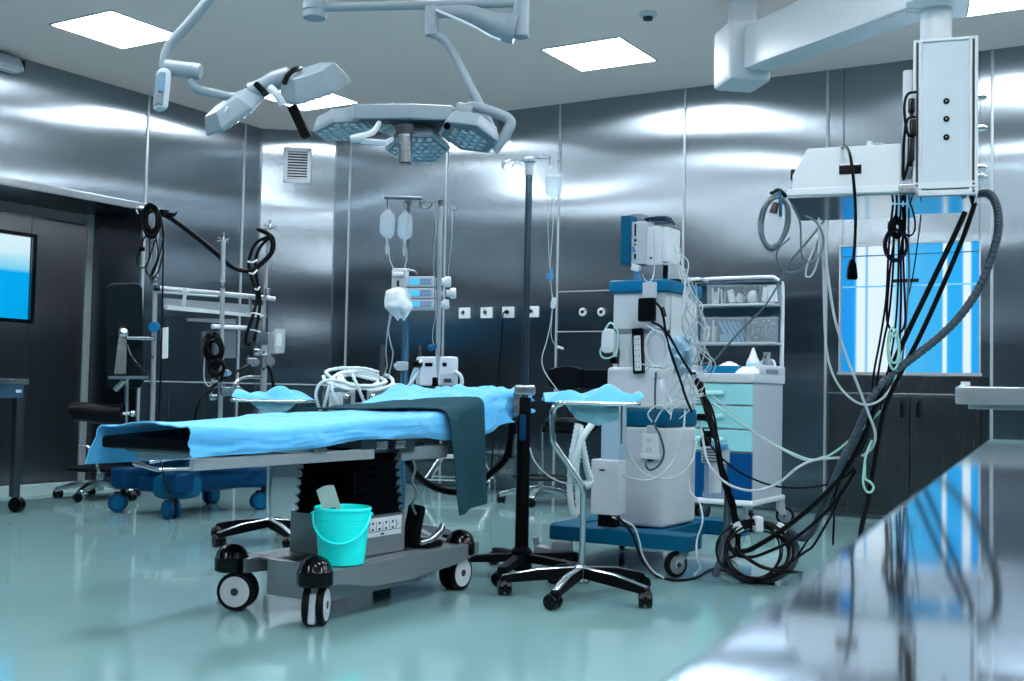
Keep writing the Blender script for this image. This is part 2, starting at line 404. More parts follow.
# ceiling lights: a regular grid of square panels
cl = thing('ceiling_light', 'lit square ceiling panel at the left edge of the ceiling, nearest the door bay', 'ceiling light', (-6.372, 5.232, ZC))
MB().box((0, 0, -.003), (0.60, 0.60, 0.006)).link('diffuser', M_PANEL, cl)
b_ = MB()
for sx, sy, lx, ly in ((0, .307, .628, .014), (0, -.307, .628, .014), (.307, 0, .014, .628), (-.307, 0, .014, .628)): b_.box((sx, sy, -.004), (lx, ly, .008), .002)
b_.link('frame', M_WHITE, cl)
for X in (-6.43, -3.68, -0.98, 1.7):
    for Y in (7.25, 5.25, 3.25, 1.25, -0.75):
        if (X, Y) == (-6.43, 5.25) or (X == -6.43 and Y < 2) : continue
        c = copy_tree(cl); c.location = (X, Y, ZC)
        lb = 'lit square ceiling panel above the room, outside the picture'
        if (X, Y) == (-6.43, 7.25): lb = 'lit square ceiling panel in the far corner, partly behind the tilted surgical lamp'
        elif (X, Y) == (-3.68, 7.25): lb = 'lit square ceiling panel right of the surgical lamps, before the back wall'
        elif (X, Y) == (-0.98, 7.25): lb = 'lit square ceiling panel above the white supply column at the top right'
        else: c['group'] = 'ceiling panels outside the picture'
        c['label'] = lb
W0 = bpy.data.worlds.new('world'); SC.world = W0; W0.use_nodes = True
W0.node_tree.nodes['Background'].inputs[0].default_value = (0.5, 0.7, 0.85, 1)
W0.node_tree.nodes['Background'].inputs[1].default_value = 0.05
SC.view_settings.view_transform = 'Standard'; SC.view_settings.look = 'None'
SC.view_settings.exposure = 0.0; SC.view_settings.gamma = 1.0; SC.view_settings.use_curve_mapping = False
SC.cycles.use_denoising = True
SC.cycles.max_bounces = 10; SC.cycles.diffuse_bounces = 4; SC.cycles.glossy_bounces = 6; SC.cycles.transmission_bounces = 8
SC.cycles.sample_clamp_indirect = 8.0
SC.cycles.caustics_reflective = True; SC.cycles.caustics_refractive = False
# ================================================================ wheels and stands shared by several things
def wheel_disc(mb, c, r, w, yaw, tyre=True):
    ax = V((-sin(yaw), cos(yaw), 0))      # wheel axis is perpendicular to the rolling direction yaw
    return mb.cyl(V(c)-ax*w/2, V(c)+ax*w/2, r, seg=24, bev=min(w*0.25, r*0.2))
def twin_caster(parent, pos, r, w, yaw, top, m_wheel, m_hub, m_fork, name='caster', hubr=0.55):
    """castor under pos=(x,y): fork part with wheels and hub caps as sub-parts"""
    x, y = pos; d = V((cos(yaw), sin(yaw), 0)); ax = V((-sin(yaw), cos(yaw), 0))
    c = V((x, y, r))-d*r*0.45
    fk = MB().cyl((x, y, r*1.5), (x, y, top), r*0.28, seg=12).box((0, 0, 0), (r*1.3, w*0.35, r*0.9), r*0.15, M=Matrix.Translation(c+V((0, 0, r*0.75))+d*r*0.2) @ Matrix.Rotation(yaw, 4, 'Z'))
    f = fk.link(name, m_fork, parent)
    for s in (-1, 1):
        wc = c+ax*s*w*0.5
        wm = wheel_disc(MB(), wc, r, w*0.55, yaw).link('wheel', m_wheel, f)
        hb = MB().cyl(wc+ax*s*w*0.24, wc+ax*s*w*0.31, r*hubr, seg=20, bev=r*0.05)
        hb.link('hub_cap', m_hub, f)
    return f
def star_base(parent, n, a0, ln, z0, z1, m, caster_r=0.026, hub=0.035, wid=0.042, m_cast=None, top_m=None):
    for k in range(n):
        a = a0+2*pi*k/n; d = V((cos(a), sin(a), 0)); n_ = V((-sin(a), cos(a), 0))
        X = Matrix((( d.x, n_.x, 0, 0), (d.y, n_.y, 0, 0), (0, 0, 1, 0), (0, 0, 0, 1)))
        ar = MB()
        pf = [(0.0, z0-.012), (0.0, z0+.03), (ln*.55, z0+.018), (ln, z1+.022), (ln+.012, z1+.012), (ln+.012, z1-.018), (ln*.9, z1-.006)]
        P = Matrix(((1, 0, 0, 0), (0, 0, 1, 0), (0, 1, 0, 0), (0, 0, 0, 1)))
        ar.prism(pf, -wid/2, wid/2, X @ P, bev=0.005)
        arm = ar.link('leg', m, parent)
        if top_m is not None:
            MB().tube([X @ V((.02, 0, z0+.03)), X @ V((ln*.55, 0, z0+.0185)), X @ V((ln+.004, 0, z1+.021))], wid*.36, seg=8, n=1, smooth=False, flat=.25).link('top_strip', top_m, arm)
        if caster_r:
            p = d*(ln-.004); yaw = a+1.3+k*0.9
            dd = V((cos(yaw), sin(yaw), 0)); ax = V((-sin(yaw), cos(yaw), 0)); c = V((p.x, p.y, caster_r))-dd*caster_r*.4
            cm = MB().cyl((p.x, p.y, caster_r*1.2), (p.x, p.y, z1), .008, seg=8)
            for s in (-1, 1): wheel_disc(cm, c+ax*s*caster_r*.5, caster_r, caster_r*.75, yaw)
            cm.sphere(c+V((0, 0, caster_r*.25)), caster_r*.92, 12)
            cm.link('caster', m_cast or M_BLACK, arm)
# ================================================================ operating table
TX, TY = -2.95, 3.75
ot = thing('operating_table', 'operating table on a low wheeled steel base with black bellows column', 'operating table', (TX, TY, 0))
def T(x, y, z): return V((x-TX, y-TY, z))
b = MB()
P_ = Matrix(((0, 0, 1, 0), (1, 0, 0, 0), (0, 1, 0, 0), (0, 0, 0, 1)))    # profile (y, z) extruded along x
def yprism(mb, prof, x0, x1, bev=.004): return mb.prism([(y-TY, z) for y, z in prof], x0-TX, x1-TX, P_, bev)
yprism(b, [(3.3, .065), (3.3, .2), (3.78, .2), (4.2, .2), (4.2, .12), (3.9, .065)], -3.06, -2.775)
b.link('base_box', M_BASE, ot)
b = MB(); yprism(b, [(3.2, .145), (3.2, .195), (4.24, .2), (4.24, .15), (4.12, .125), (3.75, .10), (3.5, .105), (3.3, .14)], -2.775, -2.70)
b.link('chassis_beam', M_BASE, ot)
b = MB(); yprism(b, [(3.25, .145), (3.25, .2), (4.24, .2), (4.24, .15), (3.75, .12)], -3.21, -3.12)
b.link('chassis_beam', M_BASE, ot)
b = MB().box2(T(-3.15, 3.32, .19), T(-2.74, 4.25, .2), .003); b.box2(T(-3.15, 4.12, .13), T(-2.74, 4.25, .195), .004)
b.link('deck', M_BASE, ot)
# castors with black domed guards
for (x, y, yaw) in ((-2.735, 3.2, R(-62)), (-3.20, 3.255, R(205)), (-2.76, 4.18, R(88)), (-3.18, 4.2, R(120))):
    r = .0735; p = T(x, y, 0)
    d = V((cos(yaw), sin(yaw), 0)); ax = V((-sin(yaw), cos(yaw), 0))
    g = MB().lathe([(.0, .254), (.02, .252), (.042, .24), (.056, .222), (.061, .203), (.0655, .199), (.0655, .152), (.06, .146), (.0, .146)], p, 28)
    gd = g.link('caster_guard', M_BLACK, ot)
    c = p+V((0, 0, r))-d*.028
    fk = MB().lathe([(.0, .06), (.016, .03), (.03, .0), (.034, -.03), (.0, -.034)], (0, 0, 0), 16, M=Matrix.Translation(c+V((0, 0, .05))) @ Matrix.Rotation(yaw, 4, 'Z') @ Matrix.Scale(1.35, 4, V((1, 0, 0))))
    fk.cyl(c+V((0, 0, .04)), p+V((0, 0, .15)), .016)
    fk.box((0, 0, 0), (.03, .026, .11), .008, M=Matrix.Translation(c+d*.058+V((0, 0, -.005))) @ Matrix.Rotation(yaw, 4, 'Z') @ Matrix.Rotation(-.25, 4, 'Y'))
    fork = fk.link('fork', M_GREYW, gd)
    for s in (-1, 1):
        wc = c+ax*s*.026
        wheel_disc(MB(), wc, r, .026, yaw).link('tyre', M_RUB, gd)
        MB().cyl(wc+ax*s*.011, wc+ax*s*.0155, .058, seg=28, bev=.002).link('wheel_disc', M_WHITE2, gd)
        MB().cyl(wc+ax*s*.015, wc+ax*s*.018, .015, seg=16, bev=.001).link('axle_cap', M_DGREY, gd)
# column: steel case, control label, bellows
b = MB().box2(T(-3.13, 3.5, .2), T(-2.8, 3.83, .365), .006); case = b.link('column_case', M_BASE, ot)
lab = MB().box2(T(-2.8005, 3.545, .272), T(-2.797, 3.80, .345), .001); lab_o = lab.link('control_label', M_WHITE2, case)
mk = MB()
for i in range(4):
    for j in range(2): mk.box(T(-2.7965, 3.61+.043*i, .325-.024*j), (.001, .012, .009))
for yy in (3.588, 3.764):                                   # arrow brackets and frame lines
    sgn = -1 if yy < 3.7 else 1
    mk.box(T(-2.7965, yy, .321), (.001, .004, .022), rot=(sgn*.5, 0, 0)).box(T(-2.7965, yy, .305), (.001, .004, .022), rot=(-sgn*.5, 0, 0))
mk.box(T(-2.7965, 3.672, .293), (.001, .25, .0022)).box(T(-2.7965, 3.672, .281), (.001, .02, .008))
for yy in (3.632, 3.675, 3.718): mk.box(T(-2.7965, yy, .313), (.001, .002, .034))
mk.link('key_marks', M_DGREY, lab_o)
bl = MB(); n = 8
def rrect(hx, hy, r, k=5):
    o = []
    for cx, cy, a0 in ((hx-r, hy-r, 0), (-hx+r, hy-r, pi/2), (-hx+r, -hy+r, pi), (hx-r, -hy+r, 1.5*pi)):
        for i in range(k+1):
            a = a0+pi/2*i/k; o.append((cx+r*cos(a), cy+r*sin(a)))
    return o
t = bmesh.new(); rings = []
cx_, cy_ = -2.965-TX, 3.665-TY
for i in range(n*4+1):
    u = i/(n*4); z = .36+u*.265; tr = .018*abs(((i % 4)/4.0)*2-1) - .009
    hx, hy = .163-.022*u+tr, .17-.012*u+tr
    zz = z-.006*(1 if i % 4 == 2 else 0)
    rings.append([t.verts.new((cx_+x, cy_+y, zz)) for x, y in rrect(hx, hy, .05)])
for a, c in zip(rings, rings[1:]):
    m_ = len(a)
    for k2 in range(m_): t.faces.new((a[k2], a[(k2+1) % m_], c[(k2+1) % m_], c[k2]))
t.faces.new(rings[-1]); t.faces.new(rings[0][::-1]); bmesh.ops.recalc_face_normals(t, faces=t.faces[:])
bl._add(t); bl.link('bellows', M_BLACK, ot)
# top mechanism
b = MB().box2(T(-3.16, 3.52, .60), T(-2.82, 3.98, .665), .008).box2(T(-3.2, 3.5, .64), T(-2.80, 4.35, .675), .006)
b.box2(T(-2.83, 3.50, .612), T(-2.775, 3.62, .66), .004).box2(T(-2.86, 3.75, .6), T(-2.78, 3.86, .655), .006)
b.link('top_frame', M_STEELD, ot)
b = MB().box2(T(-3.1, 3.78, .565), T(-2.79, 4.12, .625), .012); b.link('tilt_motor_cover', M_MGREY, ot)
b = MB()
for x in (-2.785, -3.33):
    b.box2(T(x-.012, 2.64 if x > -3 else 2.9, .583), T(x+.012, 3.58, .622), .004)
    b.box2(T(x-.012, 3.68, .655), T(x+.012, 4.32, .688), .004)
for yy in (3.05, 3.4, 3.8, 4.2): b.box2(T(-3.33, yy, .60 if yy < 3.5 else .66), T(-2.785, yy+.04, .62 if yy < 3.5 else .68), .004)
b.link('side_rail', M_ALU, ot)
for yy in (3.25, 3.62, 3.74):
    MB().box2(T(-2.80, yy-.035, .618), T(-2.765, yy+.035, .65), .005).link('rail_clamp', M_STEEL if yy < 3.5 else M_CHROME, ot)
MB().sphere(T(-2.80, 3.56, .60), .02, 14).box(T(-2.80, 3.56, .618), (.035, .05, .02), .005).link('knob', M_BLUEB, ot)
# mattress in three sections, steel plate below
def topz(y):
    P = [(2.5, .690), (2.77, .700), (3.2, .722), (3.6, .742), (3.95, .752), (4.15, .775), (4.35, .83), (4.52, .862), (4.75, .858), (5.1, .85)]
    for (a, za), (c, zc) in zip(P, P[1:]):
        if y <= c: 
            t_ = (y-a)/(c-a); return za+(zc-za)*t_
    return P[-1][1]
def slab(y0, y1, x0, x1, up, dn, bev=.012, nseg=8):
    t = bmesh.new(); rg = []
    for i in range(nseg+1):
        y = y0+(y1-y0)*i/nseg; z = topz(y)
        rg.append([t.verts.new(T(*q)) for q in ((x0, y, z-up-dn), (x1, y, z-up-dn), (x1, y, z-up), (x0, y, z-up))])
    for a, c in zip(rg, rg[1:]):
        for k2 in range(4): t.faces.new((a[k2], a[(k2+1) % 4], c[(k2+1) % 4], c[k2]))
    t.faces.new(rg[0][::-1]); t.faces.new(rg[-1]); bmesh.ops.recalc_face_normals(t, faces=t.faces[:])
    es = [e for e in t.edges if e.calc_face_angle(0) > .9]
    bmesh.ops.bevel(t, geom=es, offset=bev, segments=2, profile=.5, affect='EDGES'); return t
for y0, y1 in ((2.82, 3.45), (3.47, 4.12), (4.14, 4.72)):
    q = MB(); q._add(slab(y0-(.09 if y0 < 3 else 0), y1, -3.335, -2.80, .024, .045)); q.link('mattress', M_PAD, ot)
    q = MB(); q._add(slab(y0, y1, -3.31, -2.81, .069, .018, .004)); q.link('table_plate', M_STEELD, ot)
# hand control hanging at the column and its cable
b = MB().box(T(-2.83, 3.93, .29), (.07, .045, .17), .012, rot=(-.15, .1, 0)).box(T(-2.8, 3.96, .215), (.13, .11, .03), .01)
hc = b.link('hand_control', M_BLACKM, ot)
MB().tube([T(-2.765, 3.89, .225), T(-2.745, 3.93, .235), T(-2.74, 3.99, .262), T(-2.745, 4.02, .285)], .014, seg=10).link('grip_bar', M_STEEL, hc)
MB().tube([T(-2.80, 3.86, .58), T(-2.786, 3.87, .53), T(-2.79, 3.855, .48), T(-2.775, 3.87, .43), T(-2.79, 3.86, .385), T(-2.80, 3.9, .34)], .006).link('curly_lead', M_GCAB, hc)
# ---------------------------------------------------------------- blue drape over the table
DY0_, DY1_ = 2.74, 4.80
def lerp(P, y):
    if y <= P[0][0]: return P[0][1]
    for (a, za), (c, zc) in zip(P, P[1:]):
        if y <= c: return za+(zc-za)*(y-a)/(c-a)
    return P[-1][1]
from mathutils import noise as NZ
NEARB = [(2.74, .627), (2.95, .63), (3.2, .637), (3.5, .662), (3.9, .66), (4.05, .645), (4.25, .635), (4.35, .655), (4.5, .70), (4.72, .745), (4.82, .775)]
FARB = [(2.70, .572), (2.85, .57), (3.2, .575), (3.6, .60), (4.8, .74)]
XN, XF = -2.762, -3.372
def drape_fn(u, v):
    y = DY0_+(DY1_-DY0_)*v; z = topz(y)
    zn, zf = lerp(NEARB, y), lerp(FARB, y)
    w = NZ.noise(V((u*7, v*9, 1.3)))*.010+NZ.noise(V((u*18, v*22, 4)))*.004+NZ.noise(V((u*3+v*14, v*3, 9)))*.006
    head = max(0, min(1, (y-4.2)/.3)); w += .010*(.35-abs(NZ.noise(V((u*6+v*9, v*16-u*5, 2.2))))*1.4)*(.5+head); w *= 1+1.7*head
    # arc parameter: near flap 0-.2, top .24-.8, far flap .84-1
    r = .03
    if u < .2:
        t = u/.2; zz = zn+(z-r-zn)*t; x = XN+.012*(1-t)+w*1.2
        if t < .25: x += -.012*(1-t/.25)*(1-head)
        yy = y+w*1.5
    elif u < .26:
        a = (u-.2)/.06*pi/2; x = XN-r+r*cos(a)+w*.6; zz = z-r+r*sin(a)+w*.3; yy = y
    elif u < .78:
        t = (u-.26)/.52; x = XN-r+(XF+r-XN+r)*t; zz = z+w+.006*sin(t*pi); yy = y
        if y < 2.95: zz += .012*t*(2.95-y)/.2
    elif u < .84:
        a = pi/2-(u-.78)/.06*pi/2; x = XF+r-r*cos(a)+w*.5; zz = z-r+r*sin(a); yy = y
        if y < 2.95: zz += .012*(2.95-y)/.2
    else:
        t = (u-.84)/.16; x = XF-.01*t+w; zz = z-r+(zf-z+r)*t; yy = y-.04*t*(1-v)**6
    k2 = max(0.0, 1-v/.16)
    if k2 > 0:    # the foot edge runs out further on the near side and tucks round the corner
        e = max(0.0, min(1.0, (u-.24)/.5)); yy -= .125*k2*(1-e)
        if u >= .2: zz += .032*k2*(1-e)
        else: zz += .032*k2*u/.2; x -= .02*k2*max(0, 1-abs(u-.1)/.1)
    return V((x, yy, zz))
dr = MB().sheet(drape_fn, 70, 120, .004)
drape = dr.link('surgical_drape', M_DRAPE, ang=75)
tag(drape, 'pale blue paper drape spread along the operating table, open at the foot end', 'drape', 'blue drapes')
# towel
def towel_fn(u, v):
    y = 4.025+.275*v; z = topz(y)
    w = NZ.noise(V((u*4, v*5, 7)))*.005+.004*sin(v*9+u*2)
    if u < .45:
        t = u/.45; zb = .322+.035*v; return V((XN+.035+.010*sin(v*6+1)*(1-.5*t)+w*1.2, y+.085*(1-t)*(1-v)+.03*(1-t)*v, zb+(z-.02-zb)*t))
    if u < .52:
        a = (u-.45)/.07*pi/2; return V((XN-.012+.046*cos(a), y, z-.02+.036*sin(a)))
    t = (u-.52)/.48
    return V((XN-.012-.60*t, y-.20*t*t*(.6+.4*(1-v)), topz(y-.20*t*t)+.017+w*.8))
tw = MB().sheet(towel_fn, 50, 26, .005).link('cloth_towel', M_TOWEL, ang=75)
tag(tw, 'dark green-grey cloth laid across the blue drape and hanging off the table', 'towel')
# ---------------------------------------------------------------- turquoise bucket on the base
BK = thing('bucket', 'bright turquoise plastic bucket standing on the operating table base', 'bucket', (-2.775, 3.395, .2))
prof = [(.0, .0), (.083, .0), (.086, .004), (.101, .165), (.103, .167), (.103, .172), (.1035, .198), (.108, .200), (.1085, .208), (.1055, .212), (.102, .208), (.099, .17), (.084, .006), (.0, .005)]
MB().lathe(prof, seg=40).link('pail', M_TURQ, BK)
hp = [];
for i in range(13):
    a = pi*i/12; ang = R(-58)
    e1 = V((cos(ang+pi/2), sin(ang+pi/2), 0)); e2 = V((cos(ang), sin(ang), 0))
    hp.append(e1*cos(a)*.107+e2*(.022+.088*sin(a))+V((0, 0, .19-.105*sin(a))))
MB().tube(hp, .005, seg=6, n=3).link('handle', M_TURQ, BK)
for i in (0, 12): MB().cyl(hp[i]*.99, hp[i]*1.02, .011, seg=12).link('handle_boss', M_TURQ, BK)
M_POUCH = mat('sterile_pouch', (176, 196, 190), 0.4, noise=0.12, scale=25)
pc = thing('sterile_pouch', 'empty translucent instrument pouch sticking out of the turquoise bucket', 'pouch', (-2.80, 3.38, .2))
def pouch_fn(u, v): 
    k2 = v
    return V(((.045+(u-.5)*.066-.075*k2-.01*k2*k2)*CA.x, (.045+(u-.5)*.066-.075*k2-.01*k2*k2)*CA.y, .02+.26*k2+.02*(u-.5)*k2+.008*sin(u*3.1)*k2))
MB().sheet(pouch_fn, 8, 16, .003).link('film', M_POUCH, pc)
MB().sheet(lambda u, v: pouch_fn(.35+.35*u, .45+.25*v)+V((.004, -.004, 0)), 4, 4, .001).link('printed_mark', mat('teal_print', (60, 128, 128), .5), pc)
# ================================================================ tall infusion stand by the head end
IVX, IVY = -2.728, 4.655
iv = thing('infusion_stand', 'tall infusion stand with thick black lower post and black star base, at the table head', 'infusion stand', (IVX, IVY, 0))
star_base(iv, 5, R(286), .335, .075, .062, M_BLACKM, .032, wid=.044)
MB().lathe([(.0, .0), (.05, .03), (.05, .115), (.036, .13), (.0, .13)], (0, 0, .0), 20).link('hub', M_BLACKM, iv)
MB().cyl((0, 0, .1), (0, 0, .83), .032, seg=24).link('lower_post', M_BLACKM, iv)
MB().cyl((0, 0, .80), (0, 0, 1.93), .0165, seg=20).link('upper_pole', M_IVP, iv)
cb = MB().box((0, 0, .865), (.10, .05, .05), .012, rot=(0, 0, R(31))).box((-.03, -.02, .80), (.035, .04, .11), .006, rot=(0, 0, R(31)))
cb.link('clamp', M_STEEL, iv)
MB().box((.012, -.034, .69), (.03, .012, .12), .006, rot=(0, 0, R(31))).link('release_lever', M_BLUEPD, iv)
MB().cyl((0, 0, 1.885), (0, 0, 1.955), .021, seg=20).lathe([(.0, .0), (.034, .004), (.034, .016), (.02, .026), (0, .026)], (0, 0, 1.945), 20).link('pole_cap', M_GREYW, iv)
def apix(px, py, d=5.35): return at(px, py, d)-V((IVX, IVY, 0))
hk = MB().tube([(0, 0, 1.955), apix(515, 160), apix(506, 162), apix(503, 167), apix(506, 169), apix(512, 166), apix(513.5, 162)], .0035, seg=6).link('hook', M_CHROME, iv)
MB().tube([(0, 0, 1.958), apix(540, 158), apix(552, 158), apix(558, 160), apix(559, 164)], .0035, seg=6).link('hook', M_CHROME, iv)
MB().tube([apix(549.5, 156), apix(549.8, 163), apix(552, 167), apix(555, 164)], .003, seg=6).link('hook', M_CHROME, iv)
MB().tube([apix(503, 167), apix(501.5, 165), apix(503, 160)], .003, seg=6).link('hook', M_CHROME, iv)
# bag hung from it
def infusion_bag(name, label, p, s=1.0, group=None, rz=R(31), fill=.8):
    o = thing(name, label, 'infusion bag', p, rz, group)     # p = hook point; hangs in -z
    w, h, dp = .038*s, .155*s, .018*s
    pr = [(.012, -.018), (.03, -.03), (w, -.045), (w, -.125), (.034, -.14), (.016, -.152), (.008, -.158), (0, -.159)]
    MB().lathe([(0, -.017*1)]+[(r, z*s) for r, z in pr], seg=20, sy=dp/w*1.2).link('pouch', M_CLEAR, o)
    pf = [(.0, -.062), (w*.9, -.062), (w*.9, -.123), (.030, -.136), (.012, -.146), (0, -.147)]
    MB().lathe([(r, z*s) for r, z in pf], seg=20, sy=dp/w*1.1).link('fluid', M_FLUID, o)
    MB().tube([(-.012*s, 0, -.022*s), (-.006*s, 0, -.006*s), (0, 0, .003), (.006*s, 0, -.006*s), (.012*s, 0, -.022*s)], .0025, seg=6).link('hanger', M_CLEAR, o)
    MB().cyl((0, 0, -.155*s), (0, 0, -.18*s), .006*s, seg=10).lathe([(.004, -.18*s), (.009*s, -.185*s), (.009*s, -.225*s), (.004, -.235*s)], seg=12).link('drip_chamber', M_CLEAR, o)
    return o
pb = at(554, 163, 5.35)
infusion_bag('infusion_bag', 'full clear infusion bag hanging alone from the tall stand with the black base', pb, 1.08)
# ================================================================ instrument stand in front, with its own blue drape
MX, MY = -2.24, 4.317
ms = thing('instrument_stand', 'instrument stand with bent chrome post and star base, in front of the white machine', 'instrument stand', (MX, MY, 0))
def mp(px, py, d=4.82): return at(px, py, d)-V((MX, MY, 0))
star_base(ms, 5, R(280), .325, .095, .06, M_BLACKM, .032, wid=.04, top_m=M_CHROME)
MB().lathe([(0, .06), (.035, .065), (.035, .125), (.02, .135), (0, .135)], seg=16).link('hub', M_CHROME, ms)
MB().tube([(0, 0, .12), mp(582.5, 540), mp(583, 500), mp(583, 489), mp(580, 482), mp(568, 464), mp(556, 447), mp(552.5, 440), mp(552, 432), mp(552, 418), mp(552.8, 411), mp(556, 405.5), mp(562, 403)], .013, seg=14, n=5).link('bent_post', M_CHROME, ms)
ang = R(31.06); cz = at(593, 403, 4.82).z
tc_ = mp(594, 403); 
TR = Matrix.Translation((tc_.x, tc_.y, tc_.z)) @ Matrix.Rotation(ang, 4, 'Z')
rp = [(x, y, 0) for x, y in rrect(.17, .22, .04, 5)]
MB().tube([TR @ V((x, y, 0)) for x, y, z in rp], .0085, seg=10, n=1, closed=True, smooth=False).link('tray_rim', M_CHROME, ms)
MB().prism(rrect(.165, .215, .038, 5), -.006, -.003, TR).link('tray', M_STEEL, ms)
MB().cyl(TR @ V((.1, -.18, -.004)), TR @ V((.1, -.18, -.16)), .004).link('side_pin', M_STEEL, ms)
def crumple(cx, cy, hx, hy, h, seed, lift=.0):
    def f(u, v):
        x, y = (u-.5)*2*hx, (v-.5)*2*hy
        n = NZ.noise(V((u*2.6+seed, v*2.3, seed)))*.6+NZ.noise(V((u*5, v*5+seed, seed*2)))*.15
        ridge = abs(NZ.noise(V((u*2.4+seed*3, v*1.8, 1))))*1.2
        z = h*(.35+.9*ridge+.5*n)*(1-.35*max(abs(u-.5)*2, abs(v-.5)*2)**4)
        e = max(abs(u-.5), abs(v-.5))*2; z *= 1-e**5*.85
        return V((x*(1+.12*n)+cx, y*(1+.1*ridge)+cy, max(.004, z)+lift))
    return f
TRW = Matrix.Translation((MX, MY, 0)) @ TR
f0 = crumple(0, 0, .18, .2, .085, 2.7)
dm = MB()
def fdr(u, v):
    p = f0(u, v)
    e = max(0, (.16-u)/.16); p.z += .035*e*sin(v*pi); p.x -= .03*e
    if u > .88: p.z += .05*((u-.88)/.12)*max(0, 1-abs(v-.25)*2.2)
    return TRW @ p
dm.sheet(fdr, 44, 36, .003)
tag(dm.link('instrument_drape', M_DRAPE, ang=75), 'crumpled blue drape lying on the instrument tray in front of the white machine', 'drape', 'blue drapes')
M_BAGP = mat('hanging_liner', (120, 178, 196), 0.5, noise=.1, scale=20)
def liner(u, v):
    x = -.13+.22*u; w = NZ.noise(V((u*4, v*3, 2)))*.02
    return TRW @ V((x+.05*v*(1-u), -.17+.3*abs(u-.5)*.2+w, -.004-.085*v*(1-.5*abs(u-.5))+0*w))
tag(MB().sheet(liner, 12, 8, .002).link('tray_liner', M_BAGP), 'thin bluish liner hanging under the front instrument tray', 'liner')
# ================================================================ anaesthesia machine
AY, AX = 5.21, -2.25                     # planes of its front and right-hand faces
AR = V((-2.45, 5.5, 0))
am = thing('anaesthesia_machine', 'tall white anaesthesia machine with blue band and blue wheeled base', 'medical machine', AR)
def A(p): return V(p)-AR
def af(x, y, Y=AY): return onY(x, y, Y)-AR
def ar_(x, y, X=AX): return onX(x, y, X)-AR
xl = onY(603, 440, AY).x; xlu = onY(611, 330, AY).x; yr = onX(697, 430, AX).y; yru = onX(699, 300, AX).y
zt, zb0, zb1 = 1.372, .697, .786
# base frame
b = MB().box2(A((-2.775, 5.0, .128)), A((-2.03, 5.16, .2)), .008); b.box2(A((-2.34, 5.1, .128)), A((-2.225, 5.84, .198)), .008).box2(A((-2.82, 5.1, .128)), A((-2.7, 5.84, .198)), .008)
b.box2(A((-2.80, 5.1, .15)), A((-2.25, 5.8, .19)), .006).box2(A((-2.80, 5.70, .128)), A((-2.03, 5.84, .205)), .008)
base = b.link('base', M_BLUEP, am)
def fork_caster(parent, pos, r, w, yaw, top, m_fork):
    x, y = pos; d = V((cos(yaw), sin(yaw), 0)); ax = V((-sin(yaw), cos(yaw), 0)); c = V((x, y, r))-d*r*.5
    q = MB().cyl((x, y, top-.03), (x, y, top), r*.42, seg=16)
    M_ = Matrix.Translation(c) @ Matrix.Rotation(yaw, 4, 'Z')
    for s_ in (-1, 1):
        q.prism([(-r*.2, -r*.22), (r*.12, -r*.22), (r*.95, r*.75), (r*.95, top-r), (r*.2, top-r), (-r*.2, r*.2)], -.003, .003, M_ @ Matrix.Translation((0, s_*(w*.5+.004), 0)) @ Matrix.Rotation(pi/2, 4, 'X'), .001)
    q.box((r*.55, 0, top-r-.004), (r*.9, w+.014, .01), .002, M=M_)
    f = q.link('caster', m_fork, parent)
    wheel_disc(MB(), c, r, w, yaw).link('wheel', M_RUB, f)
    for s_ in (-1, 1): MB().cyl(c+ax*s_*w*.42, c+ax*s_*(w*.5+.001), r*.72, seg=24, bev=.002).link('hub_cap', M_MGREY, f); MB().cyl(c+ax*s_*w*.4, c+ax*s_*(w*.5+.012), r*.2, seg=12).link('axle', M_STEEL, f)
for (x, y, yaw) in ((-2.10, 5.07, R(62)), (-2.10, 5.79, R(35)), (-2.74, 5.07, R(150)), (-2.74, 5.78, R(110))):
    fork_caster(am, tuple(A((x, y, 0)).xy), .062, .03, yaw, .13, M_GREYW)
bp_ = MB().box(A((-2.70, 5.0, .095)), (.10, .10, .07), .016, rot=(0, 0, .4)).box(A((-2.775, 4.97, .075)), (.11, .05, .045), .01, rot=(.2, .15, .4)).box(A((-2.82, 4.96, .105)), (.03, .045, .07), .008, rot=(0, -.3, .4))
bp_.link('brake_pedal', M_MGREY, am)
# body
MB().box2(A((xl, AY, .2)), A((AX, yr, zb0)), .02).link('lower_body', M_WHITE2, am, ang=60)
MB().box2(A((xl-.002, AY-.004, zb0-.004)), A((AX+.004, yr, zb1)), .018).link('blue_band', M_BLUEP, am, ang=60)
MB().box2(A((onY(606, 400, AY).x, AY, zb1-.004)), A((AX, yru, .99)), .018).link('middle_body', M_WHITE2, am, ang=60)
MB().box2(A((xlu, AY+.01, 1.17)), A((AX-.005, yru, zt)), .02).box2(A((xlu, AY+.22, .97)), A((AX-.01, yru, 1.2)), .01).box2(A((xlu, AY+.02, .97)), A((xlu+.05, yru, 1.2)), .01).link('upper_body', M_WHITE2, am)
MB().box2(A((xlu+.02, AY+.02, .975)), A((AX, AY+.25, 1.165)), .01).link('drawer_front', M_WHITE2, am)
MB().box2(A((xlu+.01, AY+.012, 1.160)), A((AX-.01, AY+.03, 1.185)), .003).link('recess_strip', M_MGREY, am)
zt2 = zt+.055
b = MB().box2(A((xlu-.01, AY-.015, zt-.005)), A((AX+.012, AY+.03, zt2)), .01).box2(A((AX-.03, AY, zt-.005)), A((AX+.012, yru+.02, zt2)), .01)
b.box2(A((xlu-.01, AY, zt-.005)), A((xlu+.03, yru+.02, zt2)), .01).box2(A((xlu, yru-.02, zt-.005)), A((AX, yru+.02, zt2)), .01).box2(A((xlu, AY, zt-.004)), A((AX, yru, zt+.02)), .004)
b.link('top_rim', M_BLUEB, am)
